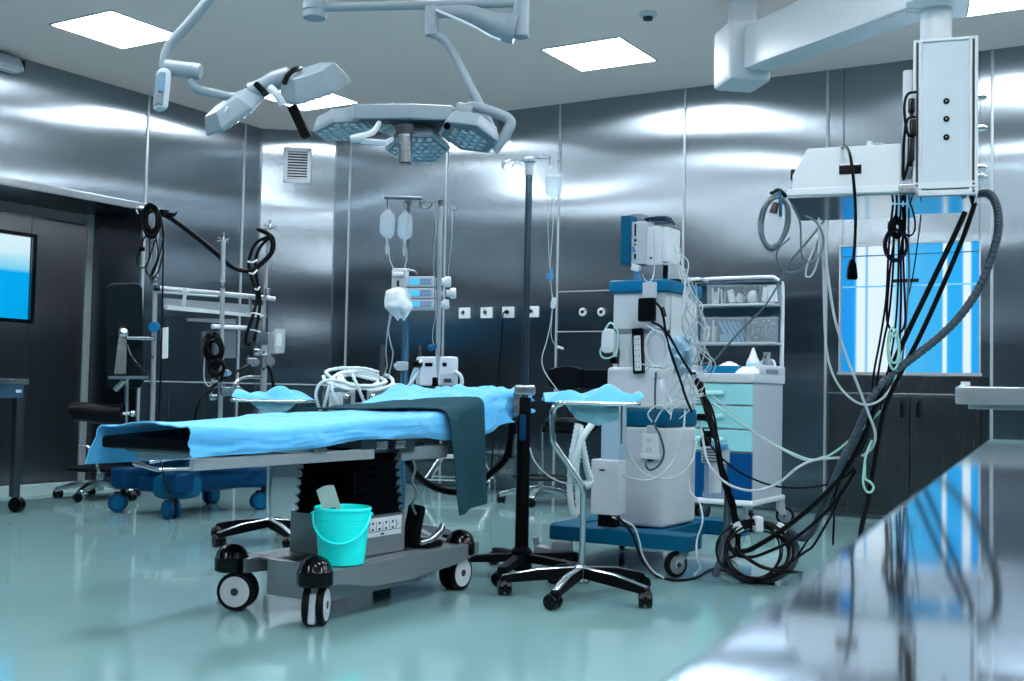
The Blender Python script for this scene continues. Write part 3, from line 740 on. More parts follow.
# cupboard front and shelf on the right-hand face
b = MB().box2(A((AX-.004, AY+.05, 1.08)), A((AX+.006, yru-.04, 1.345)), .004)
b.link('side_door', M_WHITE, am)
# white box on a clear post at the left front
P0, P1 = af(601, 404, 5.02), af(619, 459, 5.02)
MB().box2((P0.x, P0.y, P1.z-.05), (P1.x, P0.y+.09, P0.z+.06), .012).link('post', mat('pale_blue_post', (150, 180, 200), .25, noise=.04), am)
P0, P1 = af(591, 459, 4.98), af(617, 516, 4.98)
bx = MB().box2((P0.x, P0.y, P1.z), (P1.x+.0, P0.y+.10, P0.z), .008).link('control_box', M_WHITE2, am)
MB().box(V(((P0.x+P1.x)/2-.01, P0.y-.001, P0.z-.05)), (.03, .004, .008), .002).link('slot', M_BLACK, bx)
MB().box2((P0.x+.03, P0.y+.02, P1.z-.06), (P1.x-.02, P0.y+.08, P1.z+.01), .006).link('box_foot', M_BLACKM, am)
# accessory bracket, adapter, socket strip, double socket
P0, P1 = af(645, 283), af(658, 298)
br = MB().box2((P0.x, P0.y-.03, P1.z), (P1.x, P0.y-.012, P0.z+.0), .003).link('bracket', M_WHITE2, am)
def on_front(name, x0, y0, x1, y1, th, m, bev=.004, off=.0, parent=None):
    a_, c_ = af(x0, y0), af(x1, y1)
    return MB().box2((a_.x, a_.y-off-th, c_.z), (c_.x, a_.y-off, a_.z), bev).link(name, m, parent or am)
bb = on_front('power_adapter', 643, 299, 659, 322, .035, M_BLACKM, .008, .03, am)
ss = thing('socket_strip', 'black multi-socket strip with white outlets fixed upright on the white machine', 'power strip', onY(639, 351, AY-.012))
t_ = Matrix.Translation((0, -.006, 0)) @ Matrix.Rotation(R(-3), 4, 'Y')
MB().box((0, 0, 0), (.058, .03, .228), .006, M=t_).link('strip_body', M_BLACK, ss)
MB().box((.002, -.016, -.012), (.036, .006, .175), .003, M=t_).link('outlet_face', M_WHITE2, ss)
q = MB()
for i in range(6):
    for s_ in (-1, 1): q.cyl(t_ @ V((.002+s_*.009, -.0185, -.082+.028*i)), t_ @ V((.002+s_*.009, -.0205, -.082+.028*i)), .003, seg=8)
q.link('outlet_pins', M_BLACK, ss)
ds = thing('double_socket', 'white double socket box on the lower front of the white machine', 'socket', onY(651, 446, AY-.012))
MB().box((0, -.005, 0), (.088, .03, .125), .008).link('socket_box', M_WHITE, ds)
MB().box((0, -.006, -.05), (.096, .032, .03), .006).link('lower_lip', M_WHITE2, ds)
for z in (.03, -.015):
    MB().cyl((0, -.02, z), (0, -.0225, z), .018, seg=20).link('outlet', M_WHITE2, ds); MB().cyl((-.007, -.022, z), (-.007, -.0235, z), .003, seg=8).cyl((.007, -.022, z), (.007, -.0235, z), .003, seg=8).link('pin_holes', M_DGREY, ds)
MB().box((.002, -.005, .082), (.04, .028, .04), .005).link('plug', M_GREYW, ds)
MB().box2((-.012, -.012, -.075), (.012, .008, -.06), .003).link('cord_entry', M_BLACK, ds)
# monitor on top
MYp = 5.34
mo = thing('patient_monitor', 'grey monitor with blue front edge standing on top of the white machine', 'monitor', onY(646, 284, MYp))
MO = onY(646, 284, MYp)
def mf(x, y, Y=MYp): return onY(x, y, Y)-MO
def mbox(name, x0, y0, x1, y1, dy0, dy1, m, bev=.006, parent=None):
    a_, c_ = mf(x0, y0, MYp+dy0), mf(x1, y1, MYp+dy0)
    return MB().box2((a_.x, a_.y, c_.z), (c_.x, MYp+dy1-MO.y, a_.z), bev).link(name, m, parent or mo)
mbox('front_panel', 620, 215, 629.5, 264, -.02, .30, M_BLUEP, .012)
hd = mbox('front_housing', 629, 222, 645, 264, 0, .28, M_GREYW, .006)
mbox('rear_housing', 645, 227, 661, 265, .02, .26, M_WHITE2, .008)
mbox('power_module', 660, 227, 668, 262, .04, .2, M_WHITE, .008)
mbox('hinge', 629, 214, 641, 221, .06, .2, M_MGREY, .004)
mbox('stand_plate', 640, 265, 669, 281, .02, .26, M_MGREY, .006)
mbox('side_unit', 662, 263, 671, 281, .02, .18, M_GREYW, .006)
mbox('foot_plate', 632, 280, 678, 285, -.01, .28, M_BLACK, .004)
q = MB()
for x0, y0, x1, y1 in ((634.7, 224, 636, 236), (634.5, 239, 636.5, 241.5), (634.3, 244, 635.8, 245.5), (634.3, 254, 636, 259)):
    a_, c_ = mf(x0, y0, MYp), mf(x1, y1, MYp); q.box2((a_.x, a_.y-.002, c_.z), (c_.x, a_.y+.002, a_.z))
q.link('side_slots', M_BLACK, hd)
for (x, y) in ((633.5, 248), (634.5, 251)):
    p = mf(x, y); MB().cyl(p+V((0, -.02, 0)), p, .006, seg=10).link('lead_plug', M_BLUEG, hd)
p = mf(651, 258, MYp+.02); MB().box(p, (.01, .006, .01), .001).link('rear_port', M_BLACK, mo)
# small white connector block with blue plugs hanging under the front
cbk = thing('lead_block', 'white lead block with blue plugs hanging below the monitor', 'connector', mf(636, 268, 5.3)+MO)
MB().box((0, 0, 0), (.045, .03, .035), .005, rot=(0, .3, 0)).link('block', M_WHITE, cbk)
for i in range(3): MB().cyl((-.008+i*.012, 0, -.014), (-.002+i*.012, 0, -.06), .005, seg=10).link('plug', M_BLUEG, cbk)
# coiled dark blue lead on top
q = MB()
for i in range(7):
    q.tube([onY(643+i, 219+i*.5, 5.45), onY(652, 217+i*.7, 5.43+.02*i), onY(664+i*.8, 216.5+i*.9, 5.42), onY(672+i*.5, 219+i*1.0, 5.4), onY(668, 222+i*.3, 5.38+.02*i), onY(655, 222+i*.4, 5.42)], .004, seg=6)
tag(q.link('coiled_lead', mat('dark_blue_lead', (22, 52, 84), .4)), 'bundle of dark blue leads lying on top of the monitor', 'cable')
# handset with green tubing on the left
hs = thing('flow_sensor', 'white sensor module with pale green tubing hung on the left edge of the white machine', 'sensor', onY(609, 340, AY-.06))
q = MB().prism([(-.032, -.06), (.032, -.06), (.036, -.02), (.033, .035), (.016, .056), (-.016, .056), (-.034, .035), (-.036, -.02)], -.02, .02, Matrix.Rotation(pi/2, 4, 'X'), .008); q.link('shell', M_WHITE, hs)
MB().box((0, -.018, -.05), (.036, .012, .03), .003).link('label_window', M_WHITE2, hs)
MB().box((.03, .0, -.102), (.036, .03, .035), .005).link('dark_plug', M_BLACK, hs)
MB().tube([(-.034, -.01, -.03), (-.042, -.012, -.06), (-.03, -.014, -.085), (0, -.014, -.092), (.03, -.012, -.08), (.05, -.008, -.045), (.054, 0, .0), (.044, 0, .05), (.02, 0, .08), (-.004, .01, .085), (-.03, .01, .05)], .0045).link('green_tubing', M_GREENC, hs)
# absorber canister at the right-hand side
ab = thing('absorber_canister', 'clear absorber canister with slotted grey head beside the white machine', 'canister', onY(715, 498, 5.62))
B0 = onY(715, 498, 5.62); h_ = onY(715, 446, 5.62).z-B0.z
MB().lathe([(0, 0), (.062, 0), (.066, .01), (.066, .03), (.058, .035), (.058, h_-.07)], seg=24).link('jar', M_CLEAR, ab)
MB().lathe([(0, 0.03), (.03, .03), (.034, h_-.09), (0, h_-.09)], seg=16).link('filling', M_WHITE2, ab)
MB().box((0, 0, h_-.045), (.12, .11, .085), .01).link('head', M_GREYW, ab)
q = MB()
for i in range(5): q.box((-.01, -.056, h_-.075+.015*i), (.075, .004, .006), .001)
q.link('vent_slots', M_DGREY, ab)
MB().box((-.05, -.01, h_+.02), (.05, .05, .06), .01).link('valve', M_BLACK, ab)
MB().box((.045, -.05, h_+.0), (.07, .05, .03), .008).link('blue_lever', M_BLUEG, ab)
# ================================================================ drawer trolley
DYF, DXR = 6.97, -2.41
DO = V((-2.75, 7.25, 0))
dt = thing('drawer_trolley', 'grey medical trolley with mint drawers and a navy bottom drawer', 'trolley', DO)
def D(p): return V(p)-DO
dxl = -2.98; dyb = onX(782.5, 450, DXR).y
zz = [onY(753, y, DYF).z for y in (383, 406, 430, 453, 502)]
MB().box2(D((dxl, DYF, zz[4]-.01)), D((DXR, dyb, zz[0]+.005)), .012).link('carcass', M_GREYW, dt)
for i, m in enumerate((M_MINT, M_MINT, M_MINT, M_NAVY)):
    z1, z0 = zz[i]-.006, zz[i+1]+.006
    dw = MB().box2(D((dxl+.01, DYF-.018, z0)), D((DXR-.004, DYF+.01, z1)), .005).link('drawer', m, dt)
    if i < 3:
        hx = (dxl+DXR)/2-.03; hz = z0+(z1-z0)*.55
        MB().box(D((hx, DYF-.03, hz)), (.26, .03, .028), .012).box(D((hx, DYF-.036, hz-.006)), (.22, .02, .012), .005).link('handle', mat('pale_handle_%d' % i, (170, 226, 228), .3), dw)
ztr = onY(753, 372, DYF).z; zts = onX(785, 366, DXR).z
b = MB().box2(D((dxl-.02, DYF-.03, zz[0])), D((DXR+.012, dyb+.01, ztr-.01)), .01)
b.box2(D((DXR-.03, DYF+.08, ztr-.02)), D((DXR+.012, dyb+.01, ztr+.05)), .012).box2(D((dxl-.02, DYF+.08, ztr-.02)), D((dxl+.03, dyb+.01, ztr+.05)), .012).box2(D((dxl, dyb-.02, ztr-.02)), D((DXR, dyb+.01, ztr+.05)), .008)
b.link('top_tray', mat('trolley_top', (186, 196, 204), .35), dt)
MB().box2(D((DXR+.008, DYF+.2, ztr-.005)), D((DXR+.016, dyb-.15, ztr+.025)), .004).link('grip_recess', M_MGREY, dt)
b = MB().box2(D((dxl-.02, DYF-.05, .165)), D((DXR+.02, dyb+.02, .2)), .014); b.link('bumper', M_WHITE, dt)
for x, y, yw in ((DXR-.05, DYF+.06, 2.4), (DXR-.0, dyb-.03, 3.3), (dxl+.05, DYF+.06, 2.0), (dxl+.05, dyb-.05, .9)):
    fork_caster(dt, tuple(D((x, y, 0)).xy), .062, .032, yw, .168, M_GREYW)
# organiser frame with clear bins
OY = dyb-.10
def df(x, y, Y=None): return onY(x, y, Y or OY)
xa, xb = df(694, 300).x, df(780, 300).x
zt_, zlo = df(780, 276).z, df(780, 368).z
fr = MB().tube([D((xa, OY+.05, zlo)), D((xa, OY+.05, zt_-.10)), D((xa+.015, OY+.05, zt_-.045)), D((xa+.05, OY+.05, zt_-.01)), D((xa+.11, OY+.05, zt_)), D((xb-.11, OY+.05, zt_)), D((xb-.05, OY+.05, zt_-.01)), D((xb-.015, OY+.05, zt_-.045)), D((xb, OY+.05, zt_-.10)), D((xb, OY+.05, zlo))], .014, seg=10)
fr.link('organiser_frame', M_WHITE, dt)
zs1, zs2 = df(740, 306).z, df(740, 344).z
MB().box2(D((xa, OY+.05, zs2)), D((xb, OY+.06, zt_-.01)), .003).box2(D((xa, OY-.10, zt_-.05)), D((xb, OY+.05, zt_-.035)), .003).link('back_panel', mat('organiser_grey', (46, 76, 96), .45), dt)
for z in (zs1, zs2): MB().box2(D((xa, OY-.12, z-.008)), D((xb, OY+.05, z+.008)), .004).link('organiser_shelf', M_GREYW, dt)
MB().box2(D((xa-.01, OY-.11, zt_-.025)), D((xa+.09, OY+.05, zt_+.0)), .01).link('corner_cap', M_WHITE, dt)
# bins (each can be tilted out) with contents
M_BIN = mat('clear_bin', (205, 225, 235), .12, alpha=.13, noise=.03)
M_FILL1 = mat('wrapped_white', (214, 226, 232), .5, bump=.4, bscale=30)
M_FILL2 = mat('wrapped_blue', (96, 146, 178), .5, bump=.3, bscale=30)
bins = [('upper', 707.5, 722.5, 284, 304, 'rolls of white gauze', 0), ('upper', 724, 741.5, 284, 304, 'a tilted white packet', 1), ('upper', 743, 757.5, 284, 304, 'a round white bundle', 2), ('upper', 759, 775, 284, 304, 'white wrapped packets', 3),
        ('lower', 701, 714, 316, 341, 'thin pale tubes', 4), ('lower', 715.5, 744, 316, 341, 'slanting wrapped instruments', 5), ('lower', 746.5, 772, 316, 341, 'small grey parts', 6)]
for row, x0, x1, y0, y1, what, kd in bins:
    a_, c_ = df(x0, y0, OY-.10), df(x1, y1, OY-.10)
    zf = (zs1 if row == 'upper' else zs2)+.009
    w_, h_ = c_.x-a_.x, a_.z-zf
    o = thing('storage_bin', 'clear bin holding %s in the %s row of the trolley organiser' % (what, row), 'storage bin', ((a_.x+c_.x)/2, OY-.03, zf), 0, 'clear bins of the organiser')
    wl = .004
    s_ = MB().box2((-w_/2, -.075, 0), (w_/2, .06, wl)).box2((-w_/2, -.075, 0), (-w_/2+wl, .06, h_)).box2((w_/2-wl, -.075, 0), (w_/2, .06, h_)).box2((-w_/2, -.075, 0), (w_/2, -.071, h_*.93)).box2((-w_/2, .056, 0), (w_/2, .06, h_))
    s_.box2((-w_/2-.002, -.083, h_*.86), (w_/2+.002, -.07, h_*.95), .002)
    s_.link('tray', M_BIN, o)
    q = MB()
    if kd in (0, 4, 6):
        n_ = {0: 5, 4: 4, 6: 9}[kd]; rnd = random.Random(kd)
        for i in range(n_):
            x = -w_*.38+w_*.76*(i/(n_-1)); hh = h_*rnd.uniform(.55, .9)
            if kd == 6: q.box((x, rnd.uniform(-.05, .02), rnd.uniform(.05, h_*.8)), (.018, .02, .04), .004, rot=(rnd.random(), rnd.random(), 0)).box((x, rnd.uniform(-.06, .02), rnd.uniform(.02, h_*.5)), (.022, .02, .022), .004, rot=(rnd.random(), rnd.random(), 0))
            else: q.cyl((x, rnd.uniform(-.04, .02), .006), (x+.004, rnd.uniform(-.04, .02), hh), w_*.32/n_, seg=10)
    elif kd == 1: q.box((-w_*.2, -.02, .055), (.045, .03, .09), .006, rot=(0, -.2, 0)).box((w_*.2, .01, .04), (.06, .03, .06), .006, rot=(0, .5, .3))
    elif kd == 2: q.sphere((0, -.01, .045), .05, 16, sc=(.85, .8, 1.0))
    elif kd == 3: q.box((-w_*.22, -.02, .06), (.035, .05, .1), .004, rot=(0, .08, 0)).box((w_*.2, -.02, .065), (.05, .05, .11), .004, rot=(0, -.1, 0))
    else:
        for i in range(5): q.box((-w_*.25+w_*.14*i, -.03+.012*i, .075), (.02, .008, .16), .003, rot=(0, -.55, 0))
        q.box((-w_*.2, -.02, .03), (.09, .03, .05), .01)
    q.link('contents', M_FILL2 if kd == 5 else (M_MGREY if kd == 6 else M_FILL1), o)
# things standing on the trolley top
zt0 = ztr-.01
gb = thing('glove_box', 'open blue glove box on the trolley top', 'box', (onY(722, 372, DYF+.06).x, DYF+.10, zt0))
MB().box2((-.13, -.05, 0), (.105, .05, .05), .003).link('carton', M_BLUEB, gb)
MB().sheet(lambda u, v: V((-.03+.13*u, -.04+.08*v, .05+.028*(sin(u*pi)*sin(v*pi))*(1+.5*NZ.noise(V((u*6, v*6, 1)))))), 12, 8, .002).link('tissue', M_PAPER, gb)
def mound(cx, cy, hx, hy, h, z, seed):
    def f(u, v):
        a, b_ = 2*u-1, 2*v-1; n = NZ.noise(V((u*4, v*4, seed)))
        return V((cx+hx*a*(1+.08*n), cy+hy*b_*(1+.08*n), z+.003+max(0, h*(1-a**4)**.6*(1-b_**4)**.6*(1+.25*n))))
    return f
tp = tag(MB().sheet(mound(onY(748.5, 372, DYF+.08).x, DYF+.13, .075, .09, .042, zt0, 5), 20, 20, .003).link('paper_pack', M_PAPER), 'loose white paper pack beside the blue glove box on the trolley', 'paper pack')
bo = thing('squeeze_bottle', 'white squeeze bottle with conical tip and pale blue label on the trolley', 'bottle', (onY(751, 372, DYF+.26).x, DYF+.30, zt0))
MB().lathe([(0, 0), (.043, 0), (.045, .01), (.045, .075), (.04, .09), (.028, .112), (.02, .135), (.011, .16), (.008, .175), (0, .177)], seg=20).link('bottle_body', M_WHITE, bo)
MB().lathe([(.0455, .012), (.0458, .014), (.0458, .070), (.0455, .072)], seg=20, cap=False).link('label_band', mat('pale_label', (150, 205, 222), .5), bo)
sb = thing('spray_bottle', 'grey spray bottle behind the white squeeze bottle on the trolley', 'bottle', (onY(766, 372, DYF+.36).x, DYF+.40, zt0))
MB().lathe([(0, 0), (.036, 0), (.038, .01), (.036, .08), (.016, .11), (.012, .13), (0, .13)], seg=18).link('bottle_body', mat('grey_translucent', (116, 140, 154), .2, trans=.3), sb)
MB().box((-.008, 0, .14), (.05, .018, .022), .006).cyl((0, 0, .125), (0, 0, .14), .014).box((-.03, 0, .115), (.01, .01, .05), .003, rot=(0, .5, 0)).link('trigger_head', M_MGREY, sb)
lb = tag(MB().sheet(mound(onX(774, 364, DXR-.07).x, dyb-.12, .05, .05, .05, ztr+.045, 2), 12, 12, .003).link('crumpled_tissue', M_PAPER), 'small crumpled white tissue at the far right corner of the trolley top', 'tissue')
# ================================================================ surgical lamps
def cdir(x, y, z): return (CA*x+CB*y+CC*z).normalized()
def lens_grid(mb, M, r, step=.034, h=.008, lr=.0155):
    n = int(r/step)+2
    for i in range(-n, n+1):
        for j in range(-n, n+1):
            x, y = step*(i+.5*(j % 2)), step*.87*j
            ok = all(abs(x*cos(a)+y*sin(a)) < r*.866-lr*.95 for a in (pi/6, pi/2, 5*pi/6))
            if ok: mb.lathe([(lr, 0), (lr*.86, h*.7), (lr*.4, h), (0, h)], seg=8, M=M @ Matrix.Translation((x, y, 0)))
def pod(parent, c, n, xdir, r, th, name='lamp_pod', shrink=.82, lens=True):
    """hexagonal lamp head: shell behind, lens face towards n"""
    z = V(n).normalized(); x = V(xdir); x = (x-z*x.dot(z)).normalized(); y = z.cross(x)
    M = Matrix.Translation(c) @ Matrix((x, y, z)).transposed().to_4x4()
    s = MB().prism(hexa(r), -.018, 0, M, .004).prism([(p[0], p[1]) for p in hexa(r)], 0, th, M @ Matrix.Translation((0, 0, -.016)) @ Matrix.Diagonal((1, 1, -1, 1)), .006, top=shrink)
    sh = s.link(name, M_LGREY, parent)
    MB().prism(hexa(r*.90), -.002, .003, M, .001).link('lens_bed', M_LEDB, sh)
    if lens:
        q = MB(); lens_grid(q, M @ Matrix.Translation((0, 0, .003)), r*.925); q.link('lenses', M_LED, sh)
    return sh, M
LD = 4.6
LO = at(405, 118, LD)
la = thing('surgical_lamp', 'large surgical lamp showing hexagonal lens pods, with steel centre handle and loop grip', 'surgical lamp', LO)
def lp(x, y, d=LD): return at(x, y, d)-LO
# housing plate
N0 = cdir(0, -1.0, -.0)
Mh = frame_to(lp(405, 117), CA, cdir(0, .28, -.955)*-1)
z0 = N0; x0 = CA; y0 = z0.cross(x0)
Mh = Matrix.Translation(lp(406, 119, LD+.10)) @ Matrix((x0, y0, z0)).transposed().to_4x4()
hp_ = [(-.22, -.17), (.16, -.19), (.22, -.02), (.20, .13), (.04, .165), (-.19, .165), (-.26, .02)]
MB().prism(hp_, -.03, .03, Mh, .008).link('housing', M_LGREY, la)
MB().prism([(x*.9, y*.88) for x, y in hp_], .028, .033, Mh, .001).link('under_plate', M_DGREY, la)
pod(la, lp(345, 131, LD+.06), cdir(.16, -.97, -.12), CA*.9+CC*.3, .13, .05)
pod(la, lp(400, 127, LD+.12), cdir(.0, -.99, -.08), CA, .14, .035)
pod(la, lp(418, 150, LD+.12), cdir(.02, -.93, -.34), CA, .135, .045)
pod(la, lp(468, 138, LD-.02), cdir(-.24, -.92, -.30), CA*.95-CC*.2, .128, .05)
hd_ = MB().cyl(lp(405, 134, LD-.12), lp(405, 163, LD-.12), .0285, seg=28, bev=.003).link('centre_handle', M_STEEL, la)
MB().cyl(lp(405, 162.8, LD-.12), lp(405, 164, LD-.12), .025, .022, seg=24).link('handle_lens', M_BLACK, hd_)
MB().cyl(lp(405, 125, LD-.12), lp(405, 134.5, LD-.12), .032, seg=24).link('handle_neck', M_DGREY, la)
MB().tube([lp(351, 139, LD-.16), lp(358, 138, LD-.16), lp(372, 133, LD-.13), lp(379, 123, LD-.05)], lambda u: .014+.003*sin(u*5), seg=10).link('side_grip', M_WHITE2, la)
Mk = frame_to(lp(377, 140, LD-.14), CA*.93-CB*.12-CC*.3, CC*.7+CB*.3)
kp = MB().box((0, 0, 0), (.115, .075, .022), .006, M=Mk).link('key_panel', M_WHITE2, la)
MB().box((0, 0, -.0115), (.10, .06, .004), .001, M=Mk).box((0, 0, .0115), (.10, .06, .004), .001, M=Mk).link('key_face', M_DGREY, kp)
MB().box((0, 0, 0), (.07, .06, .07), .014, M=frame_to(lp(464, 112, LD), CA*.9-CB*.25, CB)).link('hinge_block', M_LGREY, la)
MB().cyl(lp(447, 126, LD-.13), lp(447, 126, LD-.165), .014, seg=16).link('hinge_knob', M_BLACK, la)
MB().tube([lp(462, 112), lp(472, 106.5), lp(484, 109), lp(500, 114.5), lp(508, 118.5), lp(510.5, 124), lp(506, 134), lp(499, 144), lp(495, 148)], .0215, seg=14, n=5).link('loop_grip', M_LGREY, la)
MB().tube([lp(470, 124), lp(482, 128), lp(492, 137), lp(497, 147), lp(494, 151)], .018, seg=12).link('lower_yoke', M_LGREY, la)
MB().tube([lp(432, 34, 4.75), lp(438, 36, 4.75), lp(446, 42, 4.75), lp(456, 58, 4.74), lp(478, 102, 4.7), lp(490, 126, 4.66), lp(496, 140, 4.64)], .0185, seg=14).link('drop_arm', M_LGREY, la)
MB().cyl(lp(432, 7, 4.75), lp(432, 36, 4.75), .029, seg=20, bev=.006).link('elbow', M_LGREY, la)
MB().tube([lp(434, 13, 4.75), lp(450, 12, 4.75), lp(470, 14, 4.76), lp(490, 22, 4.78), lp(505, 27, 4.8), lp(516, 30, 4.8)], lambda u: .024+.036*max(0, min(1, (u-.1)/.75))**1.3, seg=20).link('spring_arm', M_LGREY, la)
MB().tube([lp(436, 10, 4.72), lp(450, 16, 4.70), lp(470, 25, 4.70), lp(490, 36, 4.72), lp(500, 40, 4.72)], .006, seg=8).link('cable_line', M_WHITE, la)
pt = lp(520.5, 14, 4.8)
MB().cyl(lp(520.5, 38, 4.8), (pt.x, pt.y, 2.95-LO.z), .037, seg=22, bev=.01).link('swivel_joint', M_LGREY, la)
q = MB().cyl((pt.x, pt.y, 2.75-LO.z), (pt.x, pt.y, ZC-LO.z), .05, seg=24).cyl((pt.x, pt.y, 3.16-LO.z), (pt.x, pt.y, ZC-LO.z), .14, seg=32, bev=.01); q.link('ceiling_mount', M_WHITE, la)
MB().cyl(lp(322, 7.5, 4.85), lp(516, 3, 4.8), .0185, seg=14).link('cross_tube', M_LGREY, la)
qa = lp(315, 5, 4.85)
MB().cyl(lp(314.5, 19, 4.85), (qa.x, qa.y, 2.75-LO.z), .05, seg=24, bev=.008).cyl(lp(314.5, 10.5, 4.85), lp(314.5, 9.5, 4.85), .0525, seg=24).link('end_joint', M_LGREY, la)
# tilted lamp
L2 = 4.9
O2 = at(270, 95, L2)
lb_ = thing('surgical_lamp', 'tilted surgical lamp showing its pale back, with a keypad on its arm', 'surgical lamp', O2)
def l2(x, y, d=L2): return at(x, y, d)-O2
pod(lb_, l2(237, 117, L2), cdir(.52, -.76, .40), cdir(.80, .55, .05), .152, .062, shrink=.72, lens=True)
pod(lb_, l2(316, 93, L2+.02), cdir(.27, -.86, .42), cdir(.95, .30, .05), .16, .085, shrink=.74, lens=True)
MB().tube([l2(284, 84, L2-.10), l2(288, 75, L2-.09), l2(294, 70, L2-.06), l2(300, 68.5, L2)], .012, seg=8).link('rubber_arc', M_BLACK, lb_)
MB().tube([l2(256, 84, L2-.09), l2(261, 89, L2-.10), l2(266, 95, L2-.10)], .014, seg=8).link('grip_pad', M_BLACK, lb_)
MB().tube([l2(250, 92, L2), l2(262, 88, L2), l2(276, 80, L2), l2(290, 76, L2)], .04, seg=14).link('centre_body', M_LGREY, lb_)
MB().tube([l2(270, 88, L2-.1), l2(277, 95, L2-.11), l2(283, 105, L2-.1)], .018, seg=10).link('link_plate', M_WHITE2, lb_)
Mb = frame_to(l2(299.5, 121.5, L2-.03), cdir(.42, -.9, 0), CC)
MB().box((0, 0, 0), (.145, .05, .042), .006, M=Mb).link('handle_bar', M_BLACKM, lb_)
MB().tube([l2(222, 118, L2-.1), l2(226, 112, L2-.12), l2(228, 107, L2-.12)], .008, seg=8).link('pod_handle', M_WHITE, lb_)
MB().tube([l2(190, 80, 4.85), l2(193, 86, 4.85), l2(200, 90, 4.86), l2(215, 93.5, 4.88), l2(232, 97, 4.9), l2(252, 97, 4.9)], .0195, seg=14).link('lamp_arm', M_LGREY, lb_)
MB().cyl(l2(165, 67, 4.85), l2(201, 72, 4.85), .034, seg=22, bev=.006).cyl(l2(191.6, 70.5, 4.85), l2(192.6, 70.7, 4.85), .036, seg=22).link('pivot', M_LGREY, lb_)
pu = l2(208, 0, 4.85); up_ = pu+(pu-l2(172, 50, 4.85))*0.9
MB().tube([l2(165, 69, 4.85), l2(165.5, 60, 4.85), l2(168, 50, 4.85), l2(174, 40, 4.85), l2(190, 22, 4.85), pu, up_], lambda u: .024-.004*u, seg=14).link('support_arm', M_LGREY, lb_)
MB().cyl(up_-V((0, 0, .05)), (up_.x, up_.y, ZC-O2.z), .05, seg=20).cyl((up_.x, up_.y, ZC-O2.z-.1), (up_.x, up_.y, ZC-O2.z), .12, seg=28, bev=.01).link('ceiling_mount', M_WHITE, lb_)
Mk = frame_to(l2(162, 90, 4.83), cdir(.55, .05, -.83), cdir(.12, .99, 0))
kb = MB().box((0, 0, 0), (.088, .178, .05), .02, M=Mk).link('keypad', M_WHITE2, lb_)
Mk2 = frame_to(l2(162, 90, 4.83), cdir(.55, .05, -.83), cdir(.12, .99, 0))
Mf = frame_to(l2(158.2, 89.5, 4.80), cdir(.55, .05, -.83), cdir(.12, .99, 0))
MB().box((-.002, .028, -.006), (.07, .082, .024), .002, M=Mf).link('display', mat('keypad_display', (96, 140, 166), .3), kb)
MB().box((-.002, -.042, -.006), (.062, .05, .024), .002, M=Mf).link('key_field', M_MGREY, kb)
# ================================================================ ceiling supply pendant
PD = 4.75
rz = R(12); px_ = V((cos(rz), sin(rz), 0)); py_ = V((-sin(rz), cos(rz), 0))
c0 = at(945, 195, PD); zb_ = c0.z; zt_p = zat(945, 38, c0)
fw = 61/FPX*PD      # front width of the column
PO = V((c0.x, c0.y, 0))+py_*.0
pe = thing('supply_pendant', 'white ceiling supply pendant with jointed arm, socket column and shelf', 'pendant', (PO.x, PO.y, zb_), rz)
Pinv = (Matrix.Translation((PO.x, PO.y, zb_)) @ Matrix.Rotation(rz, 4, 'Z')).inverted()
def pl(p): return Pinv @ V(p)
def plx(x, y, d): return Pinv @ at(x, y, d)
hc_ = zt_p-zb_; dpt = .46
MB().box2((-fw/2+.012, .006, .03), (fw/2-.012, dpt, hc_-.006), .004).link('column_body', mat('pendant_panel', (190, 203, 212), .4, noise=.02), pe)
fr_ = MB()
for x in (-fw/2+.017, fw/2-.017): fr_.box2((x-.017, -.006, .0), (x-.006, .03, hc_), .003).box2((x+.004, -.006, .0), (x+.017, .03, hc_), .003)
fr_.box2((-fw/2, -.004, hc_-.012), (fw/2, dpt, hc_), .003).box2((-fw/2, -.008, .028), (fw/2, .03, .055), .003).box2((-fw/2, -.004, -.0), (fw/2, dpt, .022), .003)
fr_.box2((-fw/2, .03, .0), (-fw/2+.012, .06, hc_), .002).box2((fw/2-.012, .03, 0), (fw/2, .06, hc_), .002)
fr_.link('column_frame', M_WHITE, pe)
q = MB().box2((-fw/2+.012, .001, .03), (-fw/2+.022, .012, hc_-.01)).box2((fw/2-.022, .001, .03), (fw/2-.012, .012, hc_-.01)); q.link('rail_grooves', M_DGREY, pe)
MB().box2((-fw/2+.005, .0, -.006), (fw/2-.005, dpt, .002), .001).link('underside', M_POLI, pe)
for yy in (100, 118, 136.5):
    p = plx(946.5, yy, PD); p.y = .002
    k_ = MB().lathe([(0, 0), (.0125, 0), (.0125, .006), (.009, .008), (.009, .004), (0, .004)], seg=18, M=Matrix.Translation(p+V((0, .004, 0))) @ Matrix.Rotation(pi/2, 4, 'X')).link('socket', M_BLACKM, pe)
    MB().cyl(p+V((0, -.001, 0)), p+V((0, -.004, 0)), .004, seg=10).link('socket_pin', M_CHROME, k_)
for x in (-fw/2+.017, fw/2-.017):
    for z in (.012, .042): MB().cyl((x, -.006, z), (x, -.010, z), .0055, seg=10).link('bolt', M_STEELD, pe)
for i, zz_ in enumerate((.60, .40, .15, .09)):
    z = hc_*zz_+.02
    MB().cyl((fw/2-.005, .06, z), (fw/2+.03, .06, z), .014, seg=14, bev=.003).cyl((fw/2+.03, .06, z), (fw/2+.038, .06, z), .009, seg=12).link('gas_outlet', M_CHROME, pe)
MB().box2((-fw/2-.042, .08, .12), (-fw/2, .3, hc_-.10), .01).link('side_channel', M_WHITE2, pe)
